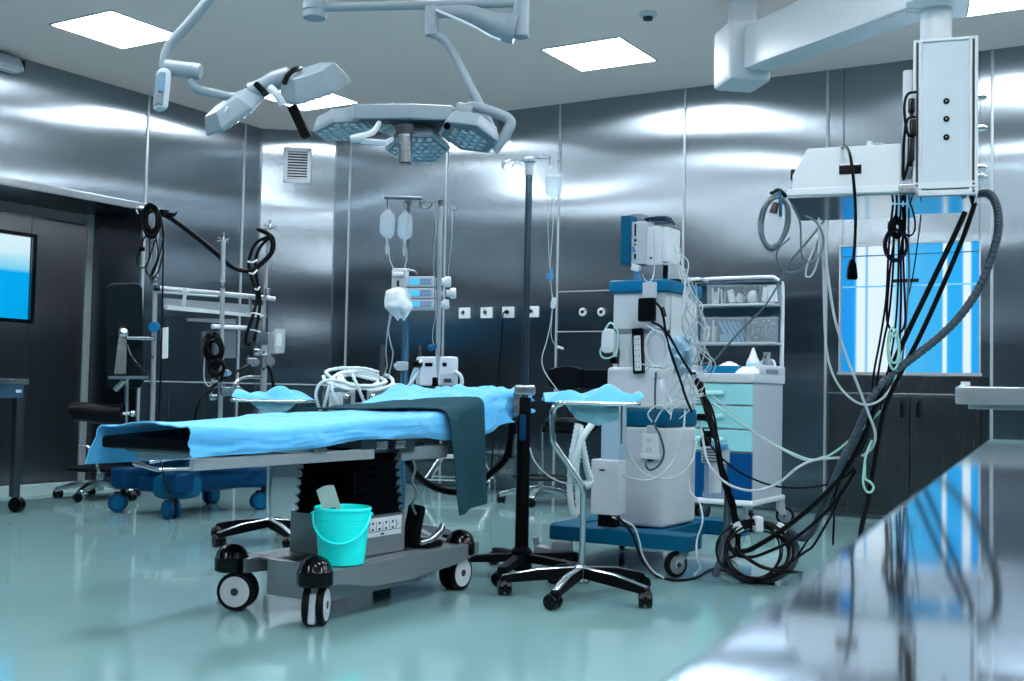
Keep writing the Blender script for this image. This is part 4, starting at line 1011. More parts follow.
# neck, end block, arm, first joint, post
MB().cyl((-.035, .14, hc_-.01), (-.035, .14, hc_+.22), .066, seg=28).link('neck', M_WHITE, pe)
eb = plx(950, -20, PD+.08); zbk = plx(950, -4, PD).z
MB().prism([(-.16, .02), (-.10, -.04), (.04, -.04), (.10, .03), (.10, .28), (-.12, .28), (-.16, .2)], zbk, zbk+.30, None, .012).link('end_block', M_WHITE, pe)
A0, A1 = plx(758, 49, 6.75), plx(930, -20, PD+.15)
dv = (A1-A0); Ma = frame_to((A0+A1)/2, dv, V((0, 0, 1)).cross(dv))
MB().box((0, 0, 0), (dv.length, .20, .255), .012, M=Ma).link('arm', M_WHITE, pe)
MB().box((0, 0, -.1275), (dv.length*.94, .165, .006), .002, M=Ma).link('arm_underside', M_WHITE, pe)
jb = plx(742, 56, 6.85); dh = V((dv.x, dv.y, 0)).normalized(); dn = V((-dh.y, dh.x, 0))
Mj = Matrix.Translation(jb) @ Matrix((dh, dn, V((0, 0, 1)))).transposed().to_4x4()
MB().box((0, 0, -.005), (.30, .26, .36), .03, M=Mj).link('arm_joint', M_WHITE2, pe)
zc_ = ZC-zb_
MB().cyl(jb+V((.0, 0, .15)), (jb.x, jb.y, zc_), .085, seg=28).link('ceiling_post', M_WHITE, pe)
MB().cyl((jb.x, jb.y, zc_-.05), (jb.x, jb.y, zc_-.001), .33, seg=48, bev=.02).link('ceiling_flange', M_CEIL, pe)
# shelf
sx0 = plx(786, 190, PD-.05).x-.02; sz = plx(790, 190, PD).z+.0
MB().box2((sx0, -.04, sz), (-fw/2+.02, .62, sz+.016), .003).link('shelf', M_WHITE, pe)
MB().box2((sx0, -.052, sz+.004), (-fw/2+.01, -.036, sz+.034), .004).link('shelf_rail', M_WHITE, pe)
MB().box2((sx0+.005, -.035, sz-.006), (-fw/2+.01, .62, sz+.001), .001).link('shelf_underside', M_POLI, pe)
MB().box2((-fw/2-.055, -.056, sz-.002), (-fw/2+.012, -.04, sz+.034), .003).link('shelf_bracket', M_STEEL, pe)
# device standing on it
SD = PD-.02
dx0, dx1 = plx(787, 180, SD).x, plx(901, 180, SD).x
dvb = thing('device_cabinet', 'white device cabinet with slanted front corner standing on the pendant shelf', 'medical device', (Pinv.inverted() @ V((dx0, 0, sz+.016))), rz)
hgt = plx(890, 144.5, SD).z-sz-.016+.026; wl = dx1-dx0
Pxz = Matrix(((1, 0, 0, 0), (0, 0, 1, 0), (0, 1, 0, 0), (0, 0, 0, 1)))
MB().prism([(0, .0), (wl, 0), (wl, hgt), (.062, hgt-.004), (.0, hgt*.42)], .0, .36, Pxz, .004).link('cabinet_body', M_WHITE, dvb)
sl = plx(851, 168, SD); slx, slz = sl.x-dx0-.01, sl.z-sz-.016+.024
s_ = MB().box((slx, -.001, slz), (.092, .006, .042), .002).link('grip_slot', M_BLACK, dvb)
MB().box((slx, -.004, slz+.018), (.088, .003, .005), .001).link('slot_rim', M_STEEL, dvb)
MB().box((-.006, .12, hgt*.5), (.02, .10, .05), .006).link('side_port', M_BLACK, dvb)
vb = thing('small_bottle', 'small white bottle with wire loop standing on the white device cabinet', 'bottle', Pinv.inverted() @ V((plx(869, 140, SD+.2).x, .2, sz+.016+hgt)), rz)
MB().lathe([(0, 0), (.014, 0), (.014, .055), (.012, .058), (0, .058)], seg=16).link('bottle_body', M_WHITE, vb)
MB().tube([(.014, 0, .045), (.04, .01, .05), (.06, .0, .042), (.045, -.01, .032), (.014, 0, .03)], .0025, seg=6).link('wire_loop', M_WHITE, vb)
MB().box((.045, .03, .012), (.02, .02, .024), .004).link('base_clip', M_WHITE2, vb)
# ================================================================ wall and ceiling fittings
vc = onX(0, 0, XA)
# air grille on the corner wall
def on_corner(x, y):
    d = ray(x, y); p0 = V((XA, CH_A, H)); n = V((cdir_c.y, -cdir_c.x, 0)); t = (p0-V((0, 0, H))).dot(n)/d.dot(n); p = d*t; p.z += H; return p
cdir_c = (V((CH_B, YB, 0))-V((XA, CH_A, 0))).normalized()
g0, g1 = on_corner(284, 147), on_corner(311, 184)
gc = (g0+g1)/2; gw = (V((g1.x, g1.y, 0))-V((g0.x, g0.y, 0))).length; gh = abs(g0.z-g1.z)
vg = thing('air_grille', 'white framed louvred air grille on the narrow corner wall', 'air vent', gc, math.atan2(cdir_c.y, cdir_c.x))
q = MB().box((0, -.008, gh/2-.02), (gw, .02, .04), .004).box((0, -.008, -gh/2+.02), (gw, .02, .04), .004).box((-gw/2+.02, -.008, 0), (.04, .02, gh), .004).box((gw/2-.02, -.008, 0), (.04, .02, gh), .004)
q.link('frame', M_GREYW, vg)
q = MB()
for i in range(10): q.box((0, -.006, -gh/2+.052+(gh-.104)*i/9), (gw-.07, .02, .005), .001, rot=(.6, 0, 0))
q.link('louvres', M_WHITE, vg)
MB().box((0, .0, 0), (gw-.06, .004, gh-.06)).link('duct', M_DGREY, vg)
# smoke detector
p = onZ(648, 12.5, ZC)
sd = thing('smoke_detector', 'small round white smoke detector on the ceiling between two light panels', 'smoke detector', (p.x, p.y, ZC))
MB().lathe([(0, 0), (.055, 0), (.055, -.018), (.044, -.03), (0, -.03)], seg=24).link('base', M_WHITE2, sd)
MB().lathe([(0, -.03), (.032, -.03), (.03, -.048), (0, -.052)], seg=20).link('sensor_head', M_DGREY, sd)
# lamp at the top left of the bay
p = onX(23, 66, XA+.1)
wl_ = thing('wall_fitting', 'pale wall-mounted strip fitting above the door bay at the top left', 'wall lamp', (XA, p.y, p.z))
MB().prism([(0, -.05), (.12, -.05), (.12, -.02), (.06, .07), (.0, .07)], -.7, .0, Matrix(((1, 0, 0, 0), (0, 0, 1, 0), (0, 1, 0, 0), (0, 0, 0, 1))), .006).link('housing', M_LGREY, wl_)
MB().box((.06, .006, .0), (.10, .012, .08), .003).link('end_cap', M_BLACK, wl_)
MB().box((.06, -.35, -.053), (.1, .66, .006), .002).link('diffuser', M_WHITE, wl_)
# sockets on the back wall
sk0 = None
for i, (x, lb2) in enumerate(((465, 'leftmost white wall socket of the row on the back wall'), (487, 'second white wall socket from the left on the back wall, nothing plugged in'), (508.5, 'white wall socket with a black plug in it on the back wall'), (533, 'white wall socket partly behind the tall stand pole'))):
    p = onY(x, 313, YB)
    if sk0 is None:
        sk0 = thing('wall_socket', lb2, 'wall socket', (p.x, YB, 1.529), 0, 'wall sockets'); o = sk0
        pt_ = MB().box((0, -.006, 0), (.118, .014, .095), .004).link('face_plate', M_WHITE, o)
        MB().lathe([(0, 0), (.021, 0), (.021, .003), (.017, .003), (.017, -.001), (0, -.001)], seg=24, M=Matrix.Translation((-.012, -.013, .004)) @ Matrix.Rotation(pi/2, 4, 'X')).link('outlet_ring', M_GREYW, pt_)
    else:
        o = copy_tree(sk0); o.location = (p.x, YB, 1.529); o['label'] = lb2
    if i == 2:
        pp = thing('plug', 'black plug in the third wall socket with its cable hanging down the wall', 'plug', (p.x, YB-.016, 1.529))
        MB().cyl((0, 0, .0), (0, -.035, 0), .019, .014, seg=16, bev=.003).link('plug_body', M_BLACK, pp)
        MB().tube([(0, -.03, 0), (-.004, -.06, -.01), (-.01, -.06, -.06), (-.03, -.045, -.3), (-.06, -.04, -.6), (-.075, -.04, -.85), (-.09, -.04, -1.1), (-.12, -.05, -1.45), (-.2, -.1, -1.522)], .006).link('plug_cable', M_BCAB, pp)
# gas outlets
for x, lb2 in ((583, 'left round gas outlet between the two joint lines on the back wall'), (601.5, 'right round gas outlet between the two joint lines on the back wall')):
    p = onY(x, 312, YB)
    o = thing('gas_outlet', lb2, 'gas outlet', (p.x, YB, p.z), 0, 'gas outlets')
    Mr = Matrix.Rotation(pi/2, 4, 'X')
    MB().lathe([(0, 0), (.034, 0), (.036, .006), (.03, .016), (.018, .018), (.018, .01), (0, .01)], seg=24, M=Mr).link('collar', M_WHITE, o)
    MB().lathe([(0, .008), (.016, .008), (.012, .02), (0, .022)], seg=16, M=Mr).link('port', M_BLACK, o)
    MB().box((.028, -.016, .02), (.03, .014, .014), .004, rot=(0, .6, 0)).link('release', M_CHROME, o)
# built-in cupboard below the window
cbx0, cbx1, cz1 = -2.32, -1.25, .89
cu = thing('wall_cupboard', 'dark steel cupboard with two doors built in below the bright window', 'cupboard', ((cbx0+cbx1)/2, YB, 0))
hw = (cbx1-cbx0)/2
M_CUP = steel_wall('cupboard_steel', (112, 113, 114), .26, .4)
MB().box2((-hw, -.03, .03), (hw, .0, cz1), .002).link('carcass', M_CUP, cu)
for s_ in (-1, 1):
    xs = sorted((s_*.004+.04, s_*(hw-.03)+.0)); dr_ = MB().box2((xs[0], -.045, .06), (xs[1], -.028, cz1-.015), .003).link('door', M_CUP, cu)
    hx = .04+s_*.055
    MB().tube([(hx, -.045, cz1-.05), (hx, -.07, cz1-.055), (hx, -.072, cz1-.10), (hx, -.07, cz1-.15), (hx, -.045, cz1-.155)], .007, seg=8).link('door_handle', M_BLACK, dr_)
MB().box2((-hw, -.05, cz1-.006), (hw, .0, cz1+.008), .003).link('top_edge', M_STEEL, cu)
MB().box2((-hw, -.035, cz1+.008), (hw, .0, 1.02), .003).link('apron', M_CUP, cu)
MB().box2((hw-.16, -.04, .955), (hw-.10, -.034, .985), .001).link('label_plate', M_WHITE2, cu)
for nm, (x, y) in (('left', (842.5, 300)), ('right', (979.5, 300))):
    X = onY(x, y, YB).x
    struct('trim_%d' % k, MB().box2((X-.002, YB-.004, 1.96), (X+.002, YB, ZC), 0), M_STEELD); k += 1
# ================================================================ blue based trolley with traction posts
BX, BY = -5.85, 5.6
bt = thing('extension_trolley', 'blue-based wheeled trolley carrying chrome traction posts, behind the table foot', 'trolley', (BX, BY, 0))
def B(p): return V(p)-V((BX, BY, 0))
for (x, y, yw) in ((-6.15, 5.23, R(40)), (-5.58, 5.15, R(-10)), (-5.56, 5.94, R(60)), (-6.12, 6.02, R(100))):
    twin_caster(bt, tuple(B((x, y, 0)).xy), .062, .05, yw, .19, M_BLUEPD, M_BLUEP, M_BLACKM, hubr=.72)
q = MB().prism([(-.36, -.44), (-.22, -.44), (-.17, -.30), (.14, -.30), (.19, -.50), (.34, -.50), (.36, -.42), (.24, -.2), (.24, .2), (.34, .36), (.30, .42), (.18, .40), (.12, .28), (-.14, .28), (-.2, .46), (-.32, .48), (-.34, .4), (-.22, .2), (-.22, -.2)], .155, .30, None, .03, 3)
q.link('base_shell', M_BLUEPD, bt, ang=55)
MB().box((.02, 0, .315), (.42, .62, .12), .04).link('upper_shell', M_BLUEP, bt)
MB().box((.2, -.36, .20), (.22, .26, .16), .05).link('front_lobe', M_BLUEP, bt)
MB().box((-.02, -.1, .19), (.38, .5, .10), .03).link('lower_pan', M_BLUEPD, bt)
# chrome rails lying above the base
def bp(x, y, d): return at(x, y, d)-V((BX, BY, 0))
for pts, nm in (([bp(158, 470, 7.1), bp(190, 469, 7.3), bp(230, 466, 7.6), bp(268, 462, 7.9)], 'side_rail'),
            ([bp(134, 463, 7.2), bp(158, 470, 7.1)], 'end_rail'), ([bp(140, 456, 7.5), bp(175, 458, 7.5), bp(200, 452, 7.6)], 'inner_rail'), ([bp(150, 462, 7.3), bp(188, 458, 7.35), bp(240, 456, 7.7)], 'inner_rail')):
    MB().tube(pts, .014, seg=10).link(nm, M_CHROME, bt)
MB().box2(B((-6.02, 5.2, .37)), B((-5.62, 6.0, .385)), .004).link('top_plate', M_STEELD, bt)
MB().box(bp(218, 462, 7.5), (.05, .05, .10), .006).link('rail_clamp', M_STEEL, bt)
# posts
def post(x0, y0, x1, y1, d, r, nm='post', m=None):
    return MB().cyl(bp(x0, y0, d), bp(x1, y1, d), r, seg=14, bev=.003).link(nm, m or M_ALU, bt)
p1 = post(157, 208, 151.5, 455, 7.45, .016)
p2 = post(223.5, 240, 219.5, 450, 7.6, .016)
p3 = post(268.5, 228, 263.5, 330, 7.85, .012)
p4 = post(264.5, 345, 262, 450, 7.85, .022)
for pp, (x, y, d, r) in ((p1, (154.6, 279, 7.45, .022)), (p1, (153, 337, 7.45, .022)), (p1, (152.6, 355, 7.45, .02)), (p2, (222.4, 285, 7.6, .02)), (p3, (267.5, 292, 7.85, .02))):
    c = bp(x, y, d); MB().cyl(c-V((0, 0, .025)), c+V((0, 0, .025)), r, seg=14, bev=.004).link('post_collar', M_STEEL, pp)
def star_knob(c, r, parent):
    q = MB().cyl(c-V((0, 0, .018)), c+V((0, 0, .018)), r*.6, seg=12, bev=.003)
    for k2 in range(3):
        a = k2*pi/3+.4; e = (CA*cos(a)+CB*sin(a)*.5)*r*2.2; q.cyl(c-e, c+e, .005, seg=8)
    q.cyl(c-V((0, 0, .03)), c+V((0, 0, .05)), .006, seg=8)
    return q.link('star_knob', M_CHROME, parent)
star_knob(bp(223.5, 240, 7.6), .02, p2); star_knob(bp(270, 227, 7.85), .024, p3)
# cross rail and tool tray
MB().cyl(bp(154.5, 287.5, 7.42), bp(275, 299, 7.95), .017, seg=14, bev=.004).cyl(bp(158, 292, 7.42), bp(218, 296.5, 7.6), .007, seg=10).link('cross_rail', M_ALU, bt)
MB().cyl(bp(154, 288, 7.40), bp(159, 288.5, 7.42), .02, seg=14).link('rail_end', M_BLACK, bt)
def quadbox(pts, th, nm, m, parent=None):
    a, b_, c, d_ = pts; t = bmesh.new(); n = (b_-a).cross(d_-a).normalized()*th
    v = [t.verts.new(p) for p in pts]+[t.verts.new(p+n) for p in pts]
    for f in ((0, 1, 2, 3), (7, 6, 5, 4), (0, 4, 5, 1), (1, 5, 6, 2), (2, 6, 7, 3), (3, 7, 4, 0)): t.faces.new([v[i] for i in f])
    bmesh.ops.recalc_face_normals(t, faces=t.faces[:])
    q = MB(); q._add(t); return q.link(nm, m, parent or bt)
quadbox([bp(164, 298, 7.55), bp(266, 306, 8.0), bp(266, 317, 8.0), bp(164, 308, 7.55)], .02, 'tool_tray', M_ALU)
quadbox([bp(168, 305, 7.45), bp(262, 315, 7.9), bp(262, 317.5, 7.9), bp(168, 309.5, 7.45)], .05, 'tray_lip', M_WHITE)
quadbox([bp(188, 318, 7.6), bp(236, 319, 7.8), bp(236, 324, 7.8), bp(188, 321, 7.6)], .03, 'lower_bar', M_MGREY)
MB().cyl(bp(186, 289, 7.42), bp(183, 306, 7.45), .011, seg=10).cyl(bp(186, 292, 7.42), bp(186, 288, 7.42), .022, seg=12).link('tray_hanger', M_WHITE, bt)
MB().cyl(bp(250, 298, 7.8), bp(251, 312, 7.85), .012, seg=10).link('tray_hanger', M_STEEL, bt)
MB().cyl(bp(212, 326.5, 7.55), bp(247, 328, 7.75), .016, seg=12, bev=.003).link('short_bar', M_WHITE2, bt)
quadbox([bp(202, 332, 7.65), bp(236, 330, 7.75), bp(236, 358, 7.75), bp(202, 359, 7.65)], .02, 'gear_plate', M_STEEL)
MB().cyl(bp(208.5, 336, 7.6), bp(208.5, 336, 7.64), .015, seg=14).link('plate_hole', M_BLACK, bt)
for (x, y, d, sx, sz) in ((216, 384, 7.55, .06, .05), (228, 391, 7.55, .10, .06), (236, 389, 7.6, .05, .05), (226, 373, 7.58, .04, .05), (252, 362, 7.8, .08, .06), (266, 361, 7.8, .07, .10), (257, 352, 7.8, .05, .05), (213, 397, 7.5, .05, .04)):
    M_ = frame_to(bp(x, y, d), CA*.9+CC*.4, CC); q = MB().box((0, 0, 0), (sx, .05, sz), .010, M=M_).cyl(M_ @ V((sx*.3, -.05, 0)), M_ @ V((sx*.3, .03, 0)), sz*.32, seg=12).cyl(M_ @ V((-sx*.25, 0, -sz*.6)), M_ @ V((-sx*.25, 0, sz*.75)), .009, seg=8)
    q.link('clamp_block', M_STEEL if sx > .055 else M_CHROME, bt)
quadbox([bp(161, 328, 7.4), bp(168.5, 327, 7.42), bp(168, 358, 7.42), bp(161, 359, 7.4)], .015, 'white_plate', M_WHITE)
MB().cyl(bp(153.5, 327, 7.40), bp(155.5, 327, 7.48), .034, seg=16, bev=.006).link('blue_knob', M_BLUEB, bt)
# clear box on the last post
quadbox([bp(268, 333, 7.8), bp(277, 329, 7.7), bp(277, 353, 7.7), bp(268, 354, 7.8)], .01, 'clear_panel', M_CLEAR)
quadbox([bp(276, 328, 7.68), bp(285.5, 329, 7.72), bp(284.5, 353, 7.72), bp(276, 353.5, 7.68)], .03, 'clear_box', M_CLEAR)
quadbox([bp(277, 333, 7.72), bp(282, 333, 7.74), bp(281.5, 346, 7.74), bp(277, 346, 7.72)], .02, 'box_insert', M_WHITE)
MB().cyl(bp(267, 333, 7.84), bp(278, 333, 7.8), .006, seg=8).cyl(bp(267, 300, 7.84), bp(267, 333, 7.84), .008, seg=8).link('box_bracket', M_CHROME, bt)
# padded leg support
Mp = Matrix.Translation(bp(124.5, 336, 7.4)) @ Matrix((CA*.98+CC*.2, CC*.98-CA*.2, V((0, 0, 1)))).transposed().to_4x4() @ Matrix.Rotation(R(-3), 4, 'Y')
t_ = rrect(.115, .345, .05, 5)
MB().prism(t_, -.035, .035, Mp @ Matrix.Rotation(pi/2, 4, 'X'), .02, 3).link('leg_pad', mat('green_black_pad', (4, 22, 27), .6, noise=.1, scale=60, spec=.12), bt, ang=50)
MB().sphere(bp(123.5, 333, 7.24), .032, 16).cyl(bp(123.5, 333, 7.24), bp(122, 326, 7.34), .03, seg=14).link('ball_joint', M_CHROME, bt)
quadbox([bp(120, 327, 7.26), bp(127, 329, 7.27), bp(126, 374, 7.25), bp(114, 374, 7.24)], .02, 'pad_bracket', M_STEEL)
MB().cyl(bp(126, 338, 7.26), bp(153, 338.5, 7.42), .013, seg=12).link('pad_arm', M_CHROME, bt)
quadbox([bp(108, 376, 7.22), bp(149, 376, 7.3), bp(149, 379, 7.3), bp(108, 379, 7.22)], .06, 'pad_platform', M_STEEL)
MB().cyl(bp(127, 378, 7.27), bp(125, 455, 7.27), .014, seg=12).link('platform_post', M_CHROME, bt)
MB().cyl(bp(115, 390, 7.25), bp(124, 381, 7.25), .018, seg=12, bev=.003).link('lever', M_STEEL, bt)
MB().tube([bp(127, 345, 7.22), bp(131, 356, 7.2), bp(138, 365, 7.2), bp(146, 375, 7.25)], .009, seg=8).link('thin_hose', M_BLACK, bt)
# black padded bolster on a side arm
q = MB().tube([bp(72, 412, 7.25), bp(76, 411.5, 7.25), bp(86, 412, 7.25), bp(104, 414.5, 7.25), bp(123, 413.5, 7.25)], lambda u: .062 if u > .03 else .056, seg=20, n=4); q.link('bolster', M_PAD, bt)
MB().cyl(bp(121, 414, 7.25), bp(133, 413, 7.27), .012, seg=10).sphere(bp(132.5, 413.5, 7.27), .022, 12).link('bolster_pin', M_CHROME, bt)
# white bracket at the top of the first post
MB().tube([bp(138, 214, 7.42), bp(136.5, 210, 7.42), bp(139, 207, 7.42), bp(147, 209, 7.4), bp(158, 211, 7.4)], .006, seg=8).link('wire_hook', M_CHROME, bt)
MB().cyl(bp(155, 212, 7.38), bp(176, 215, 7.4), .011, seg=10).cyl(bp(170, 219, 7.38), bp(177, 212, 7.4), .006, seg=8).box(bp(163, 213, 7.4), (.06, .05, .04), .006).link('top_clamp', M_BLACKM, bt)
# ---------------------------------------------------------------- black hoses and cable rings on it
def cable(name, label, pts, r, m, cat='cable', group=None, n=6, seg=8, closed=False):
    P = [p if isinstance(p, Vector) else at(*p) for p in pts]
    if m in (M_WCAB, M_GCAB): r *= .8
    o = MB().tube(P, r, seg=seg, n=n, closed=closed).link(name, m)
    return tag(o, label, cat, group)
def rings(name, label, cx, cy, rx, ry, d, k, r, m, cat='cable', group=None, jit=.12, tilt=0.0, ph=0.0, seed=1, skew=0.0):
    """a hank of cable: k turns as one continuous tube"""
    rnd = random.Random(seed); pts = []; N = 14
    for j in range(k):
        ax, ay = 1+rnd.uniform(-jit, jit), 1+rnd.uniform(-jit, jit); ox, oy = rnd.uniform(-jit, jit)*rx*.6, rnd.uniform(-jit, jit)*ry*.6
        dd = rnd.uniform(-.025, .025)
        for i in range(N):
            a = ph+2*pi*i/N
            x = cx+ox*abs(sin(a*.5))+rx*ax*cos(a)+skew*sin(a)*ry; y = cy+oy*abs(sin(a*.5))-ry*ay*sin(a)
            pts.append(at(x, y, d+dd-tilt*sin(a)*ry))
    o = MB().tube(pts, r, seg=7, n=3).link(name, m)
    return tag(o, label, cat, group)
rings('cable_hank', 'thick hank of black cable hung at the top of the first traction post', 151.5, 221, 7, 13, 7.36, 9, .008, M_BCAB, seed=3, jit=.3, ph=pi/2)
for i, (pts, r) in enumerate((([(146, 235, 7.36), (140, 248, 7.36), (137, 262, 7.36), (142, 268, 7.36), (148, 262, 7.36), (155, 240, 7.36)], .005), ([(150, 235, 7.36), (149, 258, 7.36), (146, 270, 7.36), (153, 274, 7.36), (163, 240, 7.36), (162, 225, 7.36)], .005),
        ([(155, 234, 7.36), (158, 255, 7.36), (150, 278, 7.36), (158, 272, 7.36), (164, 250, 7.36)], .005))):
    cable('loose_cable', 'loop of black cable dangling below the hank on the first traction post', pts, r, M_BCAB, group='dangling loops of the black hank')
cable('long_cable', 'long thin black cable hanging straight down beside the first traction post', [(160, 215, 7.36), (163, 235, 7.36), (162.5, 300, 7.36), (160.5, 380, 7.36), (158, 440, 7.3), (163, 470, 7.05), (172, 500, 7.0), at(178, 507, 6.98)], .0055, M_BCAB)
cb2 = thing('cable_plug', 'small black plug hanging from the cable hank on the first traction post', 'plug', at(142, 249, 7.34))
MB().box((0, 0, 0), (.032, .025, .03), .005).cyl((0, 0, .0), (.002, 0, .09), .007, .004, seg=8).link('plug_body', M_BLACK, cb2)
cable('black_hose', 'thick black hose slung from the first traction post to the last post', [(163, 214, 7.4), (172, 219, 7.42), (190, 232, 7.5), (210, 248, 7.6), (228, 264, 7.7), (240, 270, 7.75), (252, 270.5, 7.78), (262, 263, 7.8), (272, 252, 7.82), (273, 240, 7.82), (268, 234, 7.82), (258, 229, 7.8)], .0165, M_BLACKM, 'hose')
for i, pts in enumerate(([(257, 229, 7.78), (266, 232, 7.78), (272, 243, 7.78), (271, 252, 7.78)], [(268, 237, 7.78), (256, 243, 7.78), (250, 256, 7.78), (249, 268, 7.78), (254, 285, 7.78), (257, 297, 7.8), (254, 312, 7.75), (248, 330, 7.72), (246, 342, 7.72), (251, 345, 7.72)], [(269, 238, 7.8), (261, 246, 7.8), (256, 258, 7.8), (256, 272, 7.8), (259, 290, 7.8), (260, 305, 7.78), (257, 325, 7.74), (254, 342, 7.72)])):
    cable('black_tube', 'black tube looping down the last traction post to its clamps', pts, .0115, M_BLACKM, 'hose', 'black tubes on the last traction post')
for i, (x0, y0, x1, y1) in enumerate(((248, 261.5, 257, 260), (249.5, 273, 257, 270), (255, 289, 259.5, 287), (251, 313, 264, 316), (249, 329.5, 260, 332))):
    q = cable('cable_tie', 'white tie holding the black tubes together on the last traction post', [(x0, y0, 7.75), ((x0+x1)/2, y0+.8, 7.72), (x1, y1, 7.75)], .006, M_WHITE, 'cable tie', 'white ties on the black tubes')
rings('cable_hank', 'black cable hank clamped against the steel plate between the traction posts', 214, 350, 9, 13, 7.56, 8, .0085, M_BCAB, seed=11, jit=.4, ph=pi/2)
rings('cable_hank', 'lower black cable bundle hanging under the steel plate of the traction posts', 217, 368, 6, 10, 7.54, 5, .009, M_BCAB, seed=5, jit=.4, ph=pi/2)
cable('white_tubing', 'thin white tube curling below the steel plate of the traction posts', [(205, 352, 7.6), (204, 370, 7.58), (205, 382, 7.56), (210, 386, 7.55), (213, 376, 7.55)], .006, M_WCAB, 'tube')
cable('black_lead', 'straight black lead sloping from the right clamps down to the trolley', [(250, 365, 7.75), (232, 374, 7.6), (210, 389, 7.5), (198, 405, 7.45), (192, 440, 7.5)], .010, M_BCAB)
cable('short_black_tube', 'short black tube bending down from the last clamp', [(268, 366, 7.78), (272, 376, 7.76), (273.5, 392, 7.74), (273, 420, 7.7)], .012, M_BLACKM, 'hose')
cable('black_wire', 'thin black wire running level from the white plate to the tool tray', [(161, 318, 7.42), (166, 316.5, 7.44), (176, 317, 7.48), (188, 317.5, 7.55)], .006, M_BCAB)
# ================================================================ low rolling stool at the left
st = thing('rolling_stool', 'low rolling stool with flat black top and chrome star base, left of the blue trolley', 'stool', (-6.98, 5.72, 0))
star_base(st, 5, R(222), .30, .11, .065, M_CHROME, .033, hub=.03, wid=.04)
MB().cyl((0, 0, .06), (0, 0, .215), .03, seg=18).link('hub', M_CHROME, st)
MB().lathe([(0, .205), (.20, .205), (.235, .212), (.235, .228), (.22, .235), (0, .235)], seg=36).link('top', M_BLACKM, st)
a_ = V((-6.98, 5.72, 0))
MB().tube([at(80, 446, 7.95)-a_, at(84, 445.5, 7.95)-a_, at(89, 448, 7.95)-a_, at(93, 456, 7.95)-a_, at(98, 468, 7.97)-a_, at(99, 473, 7.98)-a_], .009, seg=8).link('lift_lever', M_CHROME, st)
# ================================================================ steel table at the left edge
tb0 = onZ(14, 503, 0.06)
sx, sy = tb0.x, tb0.y
ste = thing('steel_table', 'stainless steel side table on castors cut off by the left edge of the picture', 'table', (sx, sy, 0))
ztop = zat(20, 379, tb0)
MB().box2((-.05, -1.3, ztop-.035), (.045, .045, ztop), .004).box2((-.60, -1.3, ztop-.035), (-.05, .045, ztop), .004).link('top', M_STEEL, ste)
MB().box2((-.57, -1.26, ztop-.125), (.03, .02, ztop-.035), .004).link('apron', mat('apron_steel', (120, 165, 195), .25, 1.0), ste)
for (x, y) in ((0, 0), (-.54, 0), (0, -1.22), (-.54, -1.22)):
    lg = MB().box2((x-.025, y-.025, .10), (x+.025, y+.025, ztop-.04), .004).link('leg', M_STEELD, ste)
    f_ = twin_caster(ste, (x, y), .05, .034, R(200), .11, M_BLACK, M_BLACKM, M_CHROME)
MB().box((.031, -.02, ztop-.08), (.006, .04, .02), .002).link('label_plate', M_WHITE, ste)
# ================================================================ second instrument stand behind the table
NX, NY = onZ(269, 529, .07).x, onZ(269, 529, .07).y
n2 = thing('instrument_stand', 'second instrument stand with black star base, behind the table foot near the blue trolley', 'instrument stand', (NX, NY, 0))
star_base(n2, 5, R(262), .33, .095, .06, M_BLACKM, .034, wid=.042, top_m=M_CHROME)
d2 = (V((NX, NY, 0))-V((0, 0, H))).dot(CC)
def np_(x, y): return at(x, y, d2)-V((NX, NY, 0))
MB().lathe([(0, .06), (.035, .065), (.035, .125), (.02, .135), (0, .135)], seg=16).link('hub', M_CHROME, n2)
MB().tube([(0, 0, .12), np_(268.5, 500), np_(269, 468), np_(268.5, 461), np_(266, 455), np_(262, 447), np_(259, 438), np_(258, 425), np_(258, 408), np_(262, 402)], .013, seg=12).link('bent_post', M_CHROME, n2)
tc2 = np_(275, 400.5); TR2 = Matrix.Translation(tc2) @ Matrix.Rotation(R(27), 4, 'Z')
MB().tube([TR2 @ V((x, y, 0)) for x, y in rrect(.205, .16, .04, 5)], .009, seg=10, n=1, closed=True, smooth=False).link('tray_rim', M_CHROME, n2)
MB().prism(rrect(.20, .155, .038, 5), -.006, -.003, TR2).link('tray', M_STEEL, n2)
TW2 = Matrix.Translation((NX, NY, 0)) @ TR2
f2 = crumple(0, 0, .20, .15, .07, 5.2)
def fd2(u, v):
    p = f2(u, v)
    if u < .2: p.z += .055*((.2-u)/.2)*max(0, 1-abs(v-.3)*2.4)
    return TW2 @ p
tag(MB().sheet(fd2, 40, 30, .003).link('instrument_drape', M_DRAPE, ang=75), 'crumpled blue drape on the second instrument stand, behind the operating table', 'drape', 'blue drapes')
def liner2(u, v):
    w = NZ.noise(V((u*4, v*3, 6)))*.015
    return TW2 @ V((-.10+.26*u-.03*v*(u-.5)*4, -.13+w, -.006-.075*v*(1-.6*abs(u-.5))))
tag(MB().sheet(liner2, 12, 8, .002).link('tray_liner', M_BAGP), 'thin bluish liner hanging under the second instrument tray behind the table', 'liner')
cable('bent_pipe', 'bent pale steel pipe rising beside the second instrument tray', [(232, 390, 6.6), (236, 383, 6.6), (242, 378.5, 6.65), (250, 377, 6.7), (262, 377.5, 6.8)], .011, M_STEEL, 'pipe')
